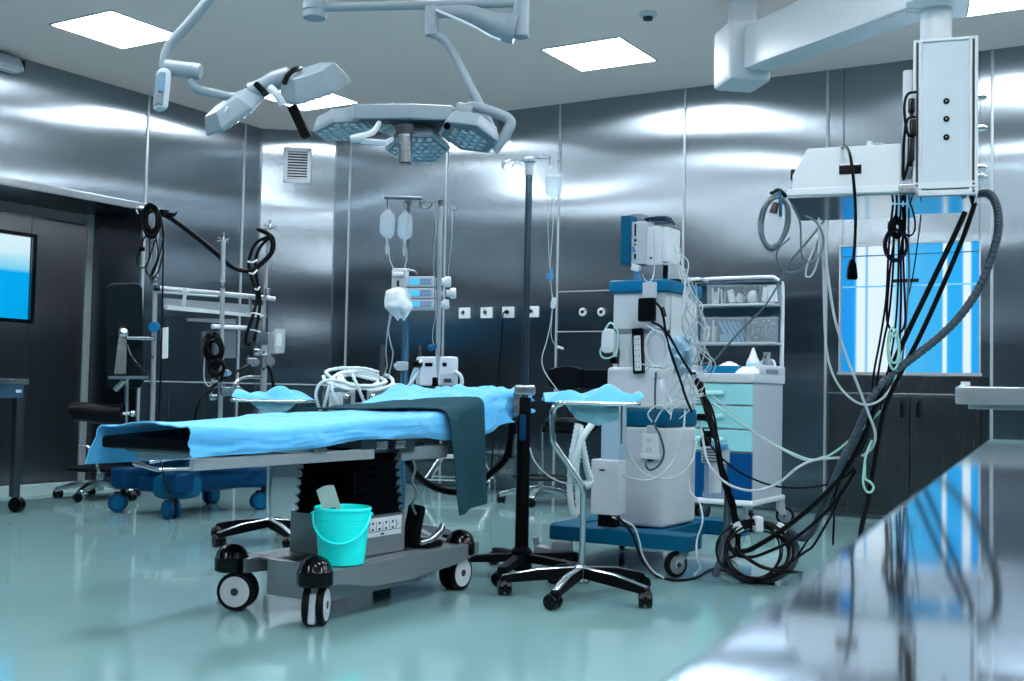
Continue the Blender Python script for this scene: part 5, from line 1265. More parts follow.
# ================================================================ pump stand behind the table
QX, QY = at(403, 440, 6.3).x, at(403, 440, 6.3).y
QO = V((QX, QY, 0))
ps = thing('pump_stand', 'pump stand with T-shaped hanger and thick pole behind the operating table', 'infusion stand', QO)
def qp(x, y, d=6.3): return at(x, y, d)-QO
star_base(ps, 5, R(200), .28, .09, .06, M_MGREY, .03)
zt1 = qp(404, 198).z; zm = qp(403, 312).z
MB().cyl((0, 0, .08), (0, 0, zm), .021, seg=18).link('lower_pole', mat('blue_steel_pole', (96, 150, 182), .22, .8), ps)
MB().cyl((0, 0, zm-.1), (0, 0, zt1), .0115, seg=14).link('upper_pole', M_STEELD, ps)
MB().cyl(qp(384, 197.5), qp(422.5, 198.5), .0105, seg=12, bev=.003).box((0, 0, zt1+.0), (.03, .03, .045), .005).link('hanger_bar', M_STEELD, ps)
for pts in (([387.5, 199], [387.5, 205], [388, 209]), ([403, 203], [408, 201], [410, 205], [406, 209], [405, 206]), ([419.5, 199], [420, 204], [418.5, 208])):
    MB().tube([qp(*p) for p in pts], .0035, seg=6).link('hook', M_STEELD, ps)
MB().box(qp(402, 366), (.06, .05, .05), .01).cyl(qp(394, 366), qp(408, 366), .014).link('clamp', M_GREYW, ps)
infusion_bag('infusion_bag', 'left infusion bag of the two on the T-shaped hanger behind the table', at(388, 207, 6.3), 1.12)
infusion_bag('infusion_bag', 'right infusion bag of the two on the T-shaped hanger behind the table', at(405.5, 209, 6.3), 1.12)
# three stacked infusion pumps
for i, (y0, y1, xe, lb3) in enumerate(((276.5, 287, 451, 'top infusion pump of the stack of three, with lit blue display'), (288, 298.5, 456, 'middle infusion pump of the stack of three, longest plunger'), (299.5, 309, 449, 'bottom infusion pump of the stack of three, beneath the other two'))):
    Pc = at(420, (y0+y1)/2, 6.2)
    o = thing('infusion_pump', lb3, 'infusion pump', Pc, 0, 'infusion pumps')
    def up(x, y, d=6.2): return at(x, y, d)-Pc
    fm = frame_to(V((0, 0, 0)), CA, CC); hh = (y1-y0)/FPX*6.2
    def bx_(x0, x1, h, dp, off, nm, m, par=None, bev=.004, dz=0):
        return MB().box(((x0+x1)/2, off, dz), (x1-x0, dp, h), bev, M=Mpm).link(nm, m, par or o)
    Mpm = Matrix((CA, V((-CA.y, CA.x, 0)).normalized(), V((0, 0, 1)))).transposed().to_4x4()
    s = 6.2/FPX
    body = bx_((406-420)*s, (434-420)*s, hh, .13, .05, 'pump_body', M_WHITE2)
    bx_((408.5-420)*s, (432.5-420)*s, hh*.72, .004, -.016, 'pump_face', M_GREYW, body, .001)
    bx_((409.5-420)*s, (419.5-420)*s, hh*.5, .004, -.019, 'display', M_SCREEN, body, .001)
    q = MB()
    for a in range(4):
        for b_ in range(2): q.box(((422.2+2.5*a-420)*s, -.019, (b_-.5)*hh*.32), (.0085, .004, hh*.2), .001, M=Mpm)
    q.link('keys', M_BLUEG, body)
    MB().cyl(Mpm @ V(((434-420)*s, .0, 0)), Mpm @ V(((xe-4-420)*s, .0, 0)), hh*.27, seg=14).link('syringe', M_CLEAR, o)
    MB().cyl(Mpm @ V(((xe-6-420)*s, .0, 0)), Mpm @ V(((xe-420)*s, .0, 0)), hh*.52, seg=18, bev=.006).cyl(Mpm @ V(((xe-9.5-420)*s, .0, 0)), Mpm @ V(((xe-6-420)*s, .0, 0)), hh*.35, seg=14).link('plunger_head', M_WHITE, o)
    MB().box(((434.6-420)*s, .02, 0), (.012, .06, hh*.9), .004, M=Mpm).link('side_cheek', M_MGREY, o)
rk = thing('pump_rack', 'white rack block with carrying handle that holds the stacked infusion pumps', 'rack', at(400, 288, 6.25))
RK = at(400, 288, 6.25)
MB().box((0, 0, .03), (.085, .09, .15), .01, M=Mpm).link('rack_body', M_WHITE2, rk)
MB().tube([at(401, 273, 6.22)-RK, at(402, 270.5, 6.22)-RK, at(408, 270, 6.22)-RK, at(415, 271.5, 6.22)-RK, at(417, 274.5, 6.22)-RK], .006, seg=8).link('carry_handle', M_STEELD, rk)
MB().cyl(at(393, 274.5, 6.2)-RK, at(403, 274.5, 6.2)-RK, .014, seg=12).link('rack_knob', M_WHITE, rk)
MB().box(at(398, 283.5, 6.19)-RK, (.012, .01, .035), .003).link('rack_slot', M_DGREY, rk)
def glove(u, v):
    x = 389+23*u+5*(v-.5)-4*sin(v*3)*(1-u); y = 291+30*v-3*sin(u*3.1)
    y = min(y, 322); n = NZ.noise(V((u*3, v*4, 8)))
    if v > .55: x = 400+(x-400)*(1-.75*(v-.55)/.45)
    return at(x, y, 6.12-.05*sin(u*pi)*sin(v*pi)+.025*n)
tag(MB().sheet(glove, 20, 24, .003).link('white_cloth', M_PAPER), 'crumpled white cloth hanging over the pump rack', 'cloth')
# ================================================================ pole clamped to the far table rail
VD = 5.95
VO = at(437, 400, VD)
vp = thing('infusion_pole', 'slim infusion pole with curled wire hooks, clamped at the far side of the table', 'infusion pole', VO)
def vq(x, y, d=VD): return at(x, y, d)-VO
MB().cyl(vq(436.5, 425), vq(440.8, 204), .0125, seg=14).link('pole', M_ALU, vp)
MB().cyl(vq(440.8, 206), vq(440.9, 200), .014, seg=12).link('pole_cap', M_STEELD, vp)
MB().tube([vq(441, 202), vq(434, 202), vq(430, 202), vq(425, 201.5), vq(421, 204), vq(423, 208), vq(429, 208), vq(432, 204), vq(430, 201)], .003, seg=6).link('hook', M_STEELD, vp)
MB().tube([vq(441, 202.5), vq(448, 203), vq(455, 203), vq(458, 206), vq(456, 210), vq(451, 209.5), vq(449, 206)], .003, seg=6).link('hook', M_STEELD, vp)
MB().box(vq(436.6, 420), (.05, .05, .07), .008).link('rail_clamp', M_STEEL, vp)
Mv = Matrix((CA*.97+CC*.24, CC*.97-CA*.24, V((0, 0, 1)))).transposed().to_4x4()
vb_ = MB().box((0, 0, 0), (.205, .12, .15), .012, M=Matrix.Translation(vq(437, 371, 6.0)) @ Mv).link('device_box', M_WHITE2, vp)
Mz = Matrix.Translation(vq(437, 371, 6.0)) @ Mv
MB().box((-.055, -.061, .035), (.04, .006, .02), .002, M=Mz).box((.028, -.061, .035), (.022, .006, .02), .002, M=Mz).link('device_slots', M_BLACK, vb_)
MB().box((.045, -.061, -.035), (.075, .008, .05), .003, M=Mz).link('device_panel', M_GREYW, vb_)
MB().box((.045, -.066, -.048), (.04, .006, .02), .002, M=Mz).link('panel_recess', M_DGREY, vb_)
MB().cyl(vq(420, 357, 5.98), vq(420, 345, 5.98), .008, seg=10).link('rod', M_STEELD, vp)
MB().box(vq(417.5, 364, 5.92), (.05, .04, .04), .014).link('dark_knob', M_BLACK, vp)
MB().tube([vq(455, 372, 5.95), vq(460, 375, 5.95), vq(462, 382, 5.95), vq(459, 392, 5.95), vq(455, 402, 5.95)], .010, seg=8).link('side_hose', M_MILK, vp)
MB().box(vq(435, 382, 5.94), (.03, .03, .05), .006).link('lower_port', M_BLACK, vp)
def ctube(mb, pts, r, n=8, pitch=2):
    P = spline([V(p) for p in pts], n); N = len(P)
    return mb.tube(P, lambda u: r*(1+.16*(1 if int(u*(N-1)) % pitch == 0 else -1)), seg=9, smooth=False)
# ================================================================ suction device with coiled hoses behind the table
SDv = 6.55
SO = at(362, 410, SDv)
su = thing('hose_unit', 'steel and white suction unit with knobs under the coiled white hoses, behind the table', 'medical device', (SO.x, SO.y, 0))
def sq_(x, y, d=SDv): return at(x, y, d)-V((SO.x, SO.y, 0))
Ms = Matrix((CA*.95+CC*.3, CC*.95-CA*.3, V((0, 0, 1)))).transposed().to_4x4()
def sbx(x, y, sx, sy, sz, nm, m, d=SDv, bev=.008, par=None): return MB().box((0, 0, 0), (sx, sy, sz), bev, M=Matrix.Translation(sq_(x, y, d)) @ Ms).link(nm, m, par or su)
sbx(357, 404, .36, .25, .15, 'unit_body', M_WHITE2); sbx(336, 401, .12, .2, .17, 'end_housing', M_STEEL, SDv-.05); sbx(383, 398, .14, .16, .16, 'motor_block', M_STEEL, SDv-.02)
sbx(361, 396, .065, .02, .07, 'dark_panel', M_BLACK, SDv-.18, .003)
for x, y in ((347, 400), (373, 400)):
    c = sq_(x, y, SDv-.2); k_ = MB().cyl(c-V((0, 0, .07)), c+V((0, 0, .025)), .022, seg=16, bev=.005).link('valve', M_STEELD, su); MB().sphere(c+V((0, 0, .02))-CC*.012, .017, 12).link('valve_knob', M_CHROME, k_)
sbx(396, 396, .07, .1, .14, 'filter_block', M_WHITE, SDv-.1); sbx(389, 405, .1, .06, .06, 'manifold', M_CHROME, SDv-.22)
MB().cyl(sq_(382.5, 345), sq_(381.5, 392), .016, seg=12).link('rod', M_STEELD, su)
MB().box((.02, .05, .3), (.18, .18, .6), .01, M=Ms).box((.02, .05, .03), (.30, .30, .05), .012, M=Ms).link('pedestal', M_MGREY, su)
q = MB()
rnd = random.Random(4); pts = []
for j in range(5):
    for i in range(14):
        a = 2*pi*i/14+pi
        pts.append(at(358+rnd.uniform(-3, 3)+(33-3.6*j)*cos(a)+(j%2)*5, 379+(j%3)*1.6-(11-1.4*j)*sin(a)+2.5*cos(a), SDv-.06-.10*sin(a)*-1))
tag(ctube(q, pts, .0095, 4).link('coiled_hose', M_MILK, ang=80), 'pale corrugated hose coiled in a heap on the suction unit', 'hose')
for i, (pts, lb3) in enumerate((([(343, 382, 6.4), (330, 380, 6.38), (320, 384, 6.38), (316, 394, 6.38), (318, 405, 6.4), (322, 414, 6.45)], 'pale hose arching out left from the coiled heap'), ([(334, 382, 6.36), (332, 390, 6.34), (337, 402, 6.36), (342, 413, 6.4)], 'pale hose dropping steeply from the left of the coiled heap'), ([(352, 374, 6.34), (357, 385, 6.32), (362, 397, 6.34), (368, 412, 6.4)], 'pale hose crossing in front of the dark panel of the suction unit'), ([(330, 384, 6.36), (327, 395, 6.36), (324, 408, 6.4)], 'short pale hose leaning left beside the suction unit'))):
    tag(ctube(MB(), [at(*p) for p in pts], .009).link('pale_hose', M_MILK, ang=80), lb3, 'hose')
for i in range(7):
    x0 = 407+i*3.0
    pts = [(424-i*.6, 357+i*.7, 5.96-.01*i), (421-i*1.3, 367+i, 5.94), (413-i*.9+i*.6, 380+i, 5.93+.01*i), (404+i*2.6, 392+(i % 3)*3, 5.95), (402+i*3.2, 405, 6.0)]
    tag(MB().tube([at(*p) for p in pts], .008, seg=7).link('white_tube', M_MILK), 'white tube of the bundle fanning down from the device on the slim pole', 'tube', 'white tubes below the device')
tag(MB().sheet(lambda u, v: at(396+14*u+2*v, 387+18*v-2*sin(u*3), 6.02-.03*sin(u*pi)+.02*NZ.noise(V((u*4, v*4, 3)))), 12, 12, .003).link('plastic_wrap', M_PAPER), 'crumpled white wrap between the suction unit and the white tube bundle', 'cloth')
# ================================================================ step stool and surgeon stool further back
e0 = onZ(460, 492, 0)
ss_ = thing('step_stool', 'chrome step stool with splayed tube legs, seen below the table beside the hanging cloth', 'step stool', (e0.x, e0.y, 0), R(25))
MB().prism(rrect(.20, .15, .03, 4), .285, .305, None, .004).link('step', M_GREYW, ss_)
for sx in (-1, 1):
    for sy in (-1, 1): MB().tube([(sx*.12, sy*.11, .287), (sx*.17, sy*.13, .27), (sx*.215, sy*.15, .2), (sx*.265, sy*.18, .115), (sx*.272, sy*.18, .06), (sx*.272, sy*.18, .0)], .012, seg=10).link('leg', M_CHROME, ss_)
for sy in (-1, 1): MB().cyl((-.265, sy*.18, .11), (.265, sy*.18, .11), .008, seg=8).link('stretcher', M_CHROME, ss_)
for sx in (-1, 1): MB().cyl((sx*.265, -.18, .11), (sx*.265, .18, .11), .008, seg=8).link('stretcher', M_CHROME, ss_)
e1 = onZ(541, 497, .05)
su2 = thing('surgeon_stool', 'black padded surgeon stool with backrest and chrome star base, left of the white machine', 'stool', (e1.x, e1.y, 0))
def s2(x, y, d): return at(x, y, d)-V((e1.x, e1.y, 0))
star_base(su2, 5, R(215), .31, .11, .065, M_CHROME, .034, hub=.03, wid=.04)
MB().cyl((0, 0, .06), (0, 0, .40), .027, seg=16).cyl((0, 0, .38), (0, 0, .60), .016, seg=14).link('gas_column', M_CHROME, su2)
MB().tube([(.22*cos(2*pi*i/24), .22*sin(2*pi*i/24), .20) for i in range(24)], .012, seg=8, n=1, closed=True, smooth=False).link('foot_ring', M_BLACK, su2)
de = (V((e1.x, e1.y, 0))-V((0, 0, H))).dot(CC)
sc_ = s2(572, 424, de)
MB().lathe([(0, -.045), (.19, -.045), (.215, -.02), (.215, .02), (.19, .045), (0, .05)], (sc_.x, sc_.y, sc_.z), 32).link('seat', M_PAD, su2)
MB().tube([(0, 0, .57), (sc_.x, sc_.y, sc_.z-.05)], .03, seg=10, n=1).link('seat_bracket', M_BLACKM, su2)
def bk(u, v):
    a = (u-.5)*1.5; x = 566+23*sin(a)*1.25*.9; return s2(x, 378+11.5*(v-.5)*2*(1-.25*abs(u-.5)**2*4), de+.05+.14*cos(a))
q = MB().sheet(bk, 20, 8, .05); q.link('backrest', M_PAD, su2, ang=60)
q = MB().sheet(lambda u, v: s2(594+18*(u-.5)*1.9, 379+9*(v-.5)*2, de+.22+.05*u), 10, 6, .05); q.link('arm_pad', M_PAD, su2, ang=60)
MB().tube([s2(568, 382, de+.16), s2(566, 400, de+.2), s2(570, 420, de+.1)], .014, seg=8).link('back_post', M_BLACKM, su2)
# ================================================================ pendant hoses and cables
def ribbed(name, label, pts, r, m, cat='hose', **k):
    q = MB(); P = spline([at(*p) for p in pts], 22); N = len(P)
    q.tube(P, lambda u: r*(1.0+.07*(1 if int(u*(N-1)+.5) % 4 < 2 else -1)), seg=14, smooth=False)
    return tag(q.link(name, m, ang=80), label, cat)
hose = ribbed('ribbed_hose', 'thick dark grey hose curving from the pendant column down to the floor coil', [(978, 194, 4.95), (986, 193, 4.93), (993, 198, 4.9), (998, 212, 4.88), (998, 232, 4.88), (991, 258, 4.88), (979, 288, 4.9), (960, 316, 4.92), (938, 338, 4.95), (910, 360, 4.98), (888, 378, 5.0), (872, 398, 5.02), (858, 430, 5.05), (844, 458, 5.08), (834, 482, 5.12), (824, 505, 5.18), (812, 531, 5.22), (803, 538, 5.24), (792, 533, 5.26), (781, 527, 5.28)], .0175, M_DCAB, 'hose')
nt = M_DCAB
for i, (pts, r, lb4) in enumerate(((([(965, 212, 4.95), (956, 232, 4.95), (932, 282, 4.96), (906, 336, 4.98), (888, 375, 5.0), (876, 405, 5.02), (860, 445, 5.06), (838, 480, 5.1), (812, 506, 5.16), (785, 528, 5.22), (762, 543, 5.26), (745, 551, 5.28), (728, 548, 5.28)]), .012, 'left black tube of the sloping pair below the pendant column'),
        (([(975, 203, 4.95), (962, 240, 4.95), (940, 292, 4.96), (918, 340, 4.98), (896, 382, 4.99), (884, 410, 5.0), (878, 440, 5.0), (873, 470, 5.0), (868, 500, 5.0), (862, 525, 4.98), (858, 560, 4.95), at(858, 600, 4.9)]), .011, 'right black tube of the sloping pair below the pendant column'))):
    cable('black_tube', lb4, pts, r, M_BCAB, 'tube')
# strands hanging from the shelf to the floor coil
for i, (pts, r, m) in enumerate((
        ([(893, 205, 5.0), (890, 232, 4.98), (888, 262, 4.98), (886, 300, 4.98), (880, 340, 4.99), (874, 372, 5.0), (868, 420, 5.04), (856, 452, 5.08), (838, 486, 5.14), (820, 520, 5.2), (795, 560, 5.24)], .005, M_VCAB),
        ([(897, 205, 5.0), (894, 235, 4.97), (893, 270, 4.97), (889, 315, 4.97), (884, 340, 4.98), (878, 375, 5.0), (873, 410, 5.02), (864, 445, 5.06), (846, 470, 5.1), (835, 495, 5.14), (834, 520, 5.16), (833, 545, 5.16)], .005, M_BCAB),
        ([(901, 205, 5.0), (899, 240, 4.97), (898, 285, 4.97), (896, 320, 4.98), (892, 350, 4.99), (886, 380, 5.0), (880, 410, 5.03)], .0045, M_BCAB),
        ([(903, 207, 5.0), (903, 240, 4.96), (904, 280, 4.96), (905, 305, 4.96), (905, 322, 4.97), (901, 332, 4.98), (894, 333, 4.98), (888, 324, 4.98), (887, 310, 4.98), (890, 270, 4.98), (894, 240, 4.98), (897, 210, 5.0)], .005, M_VCAB),
        ([(905, 205, 5.0), (905, 228, 4.97), (901, 250, 4.97), (901, 300, 4.97), (899, 345, 4.98), (894, 380, 5.0)], .005, M_BCAB))):
    cable('hanging_cable', 'thin dark cable hanging from the pendant shelf in front of the bright window', pts, r, m, group='dark cables before the window')
rings('cable_hank', 'small round hank of dark cable tied below the pendant shelf', 896, 245, 11.5, 15, 4.95, 4, .0045, M_VCAB, seed=9, jit=.12, ph=pi/2)
rings('cable_hank', 'tight knot of dark cable gathered just under the pendant shelf', 896.5, 228, 5, 8, 4.97, 6, .006, M_BCAB, seed=21, jit=.4, ph=pi/2)
cable('drooping_lead', 'thin lead drooping from the pendant bracket right of the dark hank', [(907, 198, 4.98), (912, 208, 4.96), (915, 222, 4.95), (914, 232, 4.95), (908, 236, 4.96), (904, 230, 4.97)], .004, M_BCAB)
cable('straight_lead', 'very thin straight lead hanging from the pendant to the window handle', [(921, 215, 5.05), (919, 232, 5.05), (915, 262, 5.05), (911, 285, 5.05), (906, 305, 5.05)], .003, M_BCAB)
cable('pale_tube', 'pale tube hanging straight down left of the window handle', [(909, 208, 5.0), (908.5, 240, 4.98), (909, 275, 4.98), (906, 320, 4.98), (903, 355, 5.0), (898, 385, 5.02)], .0055, M_GCAB, 'tube')
rings('pale_green_hank', 'pale green tubing looped in a small hank before the window sill', 894, 350, 4.5, 17, 4.96, 3, .0045, M_GREENC, 'tube', seed=2, jit=.3, ph=pi/2)
cable('green_tube', 'pale green tube running from the window sill down left to the white machine', [(897, 370, 4.98), (893, 385, 5.0), (884, 405, 5.05), (872, 420, 5.1), (852, 438, 5.2), (835, 452, 5.25), (815, 460, 5.3), (790, 452, 5.4), (760, 436, 5.5), (735, 420, 5.55), (714, 404, 5.6)], .005, M_GREENC, 'tube')
cable('green_curl', 'pale green tube end curled below the dark hose before the cupboard doors', [(872, 440, 4.98), (866, 455, 4.98), (864, 470, 4.98), (863, 482, 4.98), (866, 491, 4.98), (871, 492, 4.98), (873.5, 487, 4.98), (870, 482, 4.98), (865, 478, 4.98), (865, 465, 4.98)], .005, M_GREENC, 'tube')
# mains lead with plug over the cabinet front
ml = thing('mains_lead', 'black mains lead over the cabinet front, its plug hanging before the window', 'cable', at(852, 270, 4.6))
MO2 = at(852, 270, 4.6)
MB().tube([at(*p)-MO2 for p in ((842, 148, 4.9), (846, 147, 4.72), (850, 155, 4.58), (853, 175, 4.56), (855, 200, 4.57), (855.5, 225, 4.59), (854.5, 248, 4.6), (853, 262, 4.6))], .0065, seg=8).link('lead', M_BCAB, ml)
MB().prism([(-.018, -.04), (.018, -.04), (.021, -.028), (.016, .02), (.007, .045), (-.007, .045), (-.016, .02), (-.021, -.028)], -.012, .012, frame_to((0, 0, 0), CA, CB), .004).link('plug_body', M_BLACK, ml)
# grey hank on the shelf corner hook and pale cables below it
hk2 = thing('grey_hank', 'oval hank of grey cable hung from the left corner of the pendant shelf', 'cable', at(779, 195, 4.75))
HO = at(779, 195, 4.75)
pts = []; rnd = random.Random(8)
for j in range(7):
    kx, ky = 1+rnd.uniform(-.16, .16), 1+rnd.uniform(-.1, .1)
    for i in range(12):
        a = 2*pi*i/12+pi/2; pts.append(at(774.5+.9*j*0+13.5*kx*cos(a)-3*sin(a)*-1, 221-27*ky*sin(a)+(2 if sin(a) > .8 else 0), 4.73+rnd.uniform(-.02, .02))-HO)
MB().tube(pts, .006, seg=7, n=3).link('cable_loops', M_GCAB, hk2)
MB().tube([at(779.5, 192, 4.72)-HO, at(780.5, 205, 4.70)-HO, at(780.5, 217, 4.70)-HO], .007, seg=8).link('hook_strap', M_BLUEP, hk2)
MB().cyl(at(776, 203, 4.69)-HO, at(773, 213, 4.69)-HO, .014, .017, seg=10).link('connector', mat('dark_red_plug', (48, 34, 42), .4), hk2)
MB().tube([at(771, 193, 4.78)-HO, at(779, 190, 4.74)-HO, at(786, 197, 4.74)-HO], .009, seg=8).link('tie', M_BLACK, hk2)
for i, (pts, r, m, lb4) in enumerate((
    ([(792, 205, 4.78), (800, 222, 4.8), (801, 246, 4.82), (803, 258, 4.84), (812, 262, 4.85), (822, 250, 4.86), (823, 236, 4.86), (816, 222, 4.86), (806, 216, 4.86)], .005, M_GCAB, 'grey cable loop drooping below the pendant shelf beside the oval hank'),
    ([(790, 238, 4.8), (778, 250, 4.82), (778, 262, 4.84), (788, 272, 4.86), (804, 268, 4.88), (815, 252, 4.9), (818, 240, 4.9)], .005, M_GCAB, 'lowest pale loop drooping left below the pendant shelf'),
    ([(819, 218, 4.9), (819, 240, 4.88), (818, 260, 4.88), (812, 275, 4.88), (806, 276, 4.88), (807, 266, 4.88), (814, 248, 4.88)], .005, M_WCAB, 'short pale loop hanging close beside the window edge'))):
    cable('drooping_loop', lb4, pts, r, m)
cable('diagonal_cable', 'long grey cable sloping from the pendant shelf across the trolley bins to the white machine', [(825, 219, 4.95), (812, 236, 4.98), (800, 250, 5.0), (790, 262, 5.05), (778, 285, 5.1), (764, 307, 5.15), (745, 326, 5.25), (725, 348, 5.35), (714, 360, 5.4), (702, 364, 5.45), (688, 363, 5.5)], .006, M_GCAB)
cable('pale_cable', 'pale cable falling from the pendant, swinging right across the window sill', [(820, 225, 4.92), (823, 260, 4.92), (824, 300, 4.94), (826, 345, 4.96), (832, 372, 4.97), (843, 391, 4.98), (858, 403, 4.98), (872, 404, 4.99), (884, 397, 5.0), (892, 386, 5.0)], .0065, M_WCAB)
cable('pale_cable', 'pale cable crossing down right before the cupboard door to the dark hose', [(821, 224, 4.9), (827, 268, 4.9), (834, 315, 4.9), (845, 352, 4.92), (858, 386, 4.94), (868, 412, 4.96), (875, 432, 4.98), (874, 444, 5.0), (868, 452, 5.04), (862, 456, 5.06)], .0075, M_WCAB)
cable('white_cable', 'white cable sagging from the white machine past the trolley to the dark hose', [(700, 420, 5.4), (703, 440, 5.35), (708, 462, 5.3), (722, 480, 5.25), (740, 489, 5.22), (760, 490, 5.2), (780, 482, 5.18), (797, 468, 5.16), (815, 460, 5.14), (836, 458, 5.1), (856, 458, 5.08)], .0075, M_WCAB)
cable('white_thread', 'thin white cable sloping across the trolley side to the pale junction', [(712, 396, 5.5), (730, 410, 5.45), (752, 431, 5.35), (778, 447, 5.3), (805, 460, 5.2), (825, 456, 5.15)], .004, M_WCAB)
cable('black_lead', 'thin black lead sagging from behind the white machine across trolley and cupboard', [(702, 428, 5.45), (712, 447, 5.4), (726, 462, 5.35), (745, 475, 5.3), (770, 485, 5.25), (795, 488, 5.2), (820, 486, 5.16), (840, 480, 5.12), (855, 468, 5.08)], .005, M_BCAB)
# black bundle down the right side of the white machine
for i in range(6):
    rnd = random.Random(70+i); g = lambda k_: rnd.uniform(-k_, k_)
    cable('black_bundle', 'black cable of the bundle running down the right side of the white machine', [(692+g(3), 372, 5.36+g(.03)), (700+g(3), 386, 5.34), (706+g(4), 404, 5.32+g(.03)), (712+g(4), 426, 5.3), (718+g(3), 452, 5.28+g(.03)), (725+g(3.5), 480, 5.27), (732+g(3), 505, 5.27+g(.03)), (737+g(3), 525, 5.27), (741+g(6), 548, 5.28)], .0045+.001*(i % 4), M_BCAB, group='black cables down the machine')
cable('adapter_lead', 'black lead from the power adapter across the front of the white machine', [(656, 303, 5.12), (661, 309, 5.1), (664, 320, 5.09), (667, 340, 5.1), (674, 362, 5.1), (681, 382, 5.12), (686, 398, 5.15), (692, 412, 5.2)], .006, M_BCAB)
cable('adapter_lead', 'second black lead from below the power adapter curving to the machine side', [(652, 322, 5.12), (660, 326, 5.1), (668, 334, 5.1), (676, 348, 5.12), (684, 362, 5.15), (692, 374, 5.2)], .006, M_BCAB)
fi = thing('ferrite_lump', 'small black lump on the adapter lead near the top of the white machine', 'cable', at(662, 312, 5.08))
MB().cyl((0, 0, .022), (.012, 0, -.022), .011, seg=12, bev=.004).link('lump', M_BLACK, fi)
# white leads
rings('white_hank', 'white cable coil hung on the front of the white machine', 656, 349, 10, 17, 5.12, 5, .0045, M_WCAB, seed=6, jit=.14, ph=pi/2)
cable('hank_tie', 'loose white lead tied around the white cable coil', [(642, 364, 5.1), (650, 366, 5.08), (660, 367, 5.08), (668, 364, 5.1), (664, 369, 5.1), (655, 366, 5.08), (648, 369, 5.1), (644, 384, 5.12)], .0045, M_WCAB)
cable('white_lead', 'white lead running from the coil up across the machine front', [(645, 324, 5.12), (654, 330, 5.1), (662, 337, 5.1), (668, 340, 5.12)], .0045, M_WCAB)
for i in range(12):
    rnd = random.Random(40+i); g = lambda k_: rnd.uniform(-k_, k_)*1.35
    x0, y0 = (676, 250) if i < 7 else (690, 300)
    pts = [(x0+g(4), y0+g(8), 5.42), (684+g(4), 268+g(8), 5.36), (690+g(5), 290+g(8), 5.33), (693+g(9), 318+g(8), 5.3+g(.06)), (698+g(11), 344+g(8), 5.3+g(.06)), (699+g(12), 366+g(9), 5.3+g(.06)), (692+g(12), 384+g(8), 5.3), (688+g(16), 404+g(8), 5.32)]
    if i < 7: cable('monitor_lead', 'white lead tumbling from the monitor down the right edge of the white machine', pts, .0022+.0009*(i % 3), M_WCAB, group='white leads from the monitor')
    else: cable('machine_lead', 'white lead tangled below the blue rim at the right edge of the white machine', pts[2:]+[(675+g(12), 412+g(6), 5.25)], .0022+.0009*(i % 3), M_WCAB, group='tangled white leads below the rim')
cable('white_lead', 'long white lead dropping straight from the monitor front to the rim', [(654, 228, 5.32), (654.5, 255, 5.31), (654, 272, 5.3), (651, 281, 5.28), (646, 281, 5.28), (642, 274, 5.28)], .004, M_WCAB)
for i, (pts, r, lb4) in enumerate((
    ([(624, 405, 5.12), (624, 430, 5.1), (628, 452, 5.08), (640, 470, 5.08), (656, 478, 5.1), (672, 478, 5.12), (686, 470, 5.15), (694, 456, 5.2), (697, 440, 5.25)], .004, 'thin white lead looping low across the lower body of the white machine'),
    ([(623, 476, 5.05), (640, 480, 5.06), (655, 478, 5.08), (668, 468, 5.1), (678, 452, 5.12), (683, 435, 5.12), (685, 410, 5.14)], .0055, 'white cable from the control box rising to the right across the machine body'),
    ([(689, 462, 5.22), (690, 490, 5.18), (698, 500, 5.15), (702, 512, 5.12), (702, 524, 5.1), (697, 540, 5.1), (697, 556, 5.08), (700, 568, 5.1), (694, 575, 5.12)], .0055, 'white cable falling from the machine side to the floor by the near castor'),
    ([(612, 517, 5.0), (624, 521, 5.0), (634, 527, 5.0), (639, 540, 5.0), (643, 556, 5.02), (653, 571, 5.05), (664, 578, 5.06)], .005, 'white cord from under the control box to the floor'),
    ([(671, 415, 5.12), (660, 405, 5.12), (648, 413, 5.12), (652, 422, 5.12)], .0042, 'short pale lead feeding the double socket plug'),
    ([(700, 400, 5.25), (680, 399, 5.18), (668, 404, 5.14), (660, 413, 5.14), (655, 422, 5.14)], .0042, 'pale lead curving from the machine side to the double socket'))):
    cable('white_cable', lb4, pts, r, M_WCAB)
cable('dark_lead', 'dark cord looping from the double socket back into its underside', [(654, 424, 5.13), (660, 436, 5.12), (664, 452, 5.12), (660, 464, 5.12), (651, 470, 5.12), (646, 466, 5.12), (647, 460, 5.14)], .005, M_DCAB)
cable('dark_lead', 'dark cord dropping down the front of the white machine to the double socket', [(656, 372, 5.13), (655, 392, 5.13), (655, 408, 5.13), (652, 420, 5.13)], .005, M_DCAB)
cable('floor_cable', 'black cable from the control box along the floor to the big cable coil', [(616, 517, 5.0), (624, 523, 5.0), (632, 534, 5.0), (638, 550, 5.05), (645, 566, 5.08), onZ(656, 576, .008), onZ(675, 580, .008), onZ(695, 578, .008), onZ(710, 570, .008), onZ(722, 570, .008), onZ(745, 580, .008), onZ(775, 584, .008)], .0062, M_BCAB)
gd = thing('hanging_plug', 'small white plug-in module hanging on the machine front above the blue band', 'plug', at(662, 386, 5.12))
MB().box((0, 0, 0), (.025, .022, .058), .007, rot=(0, -.15, 0)).link('module_body', M_WHITE, gd)
MB().tube([(-.004, 0, .028), (-.025, 0, .035), (-.05, .005, .03)], .004, seg=6).link('module_lead', M_WCAB, gd)
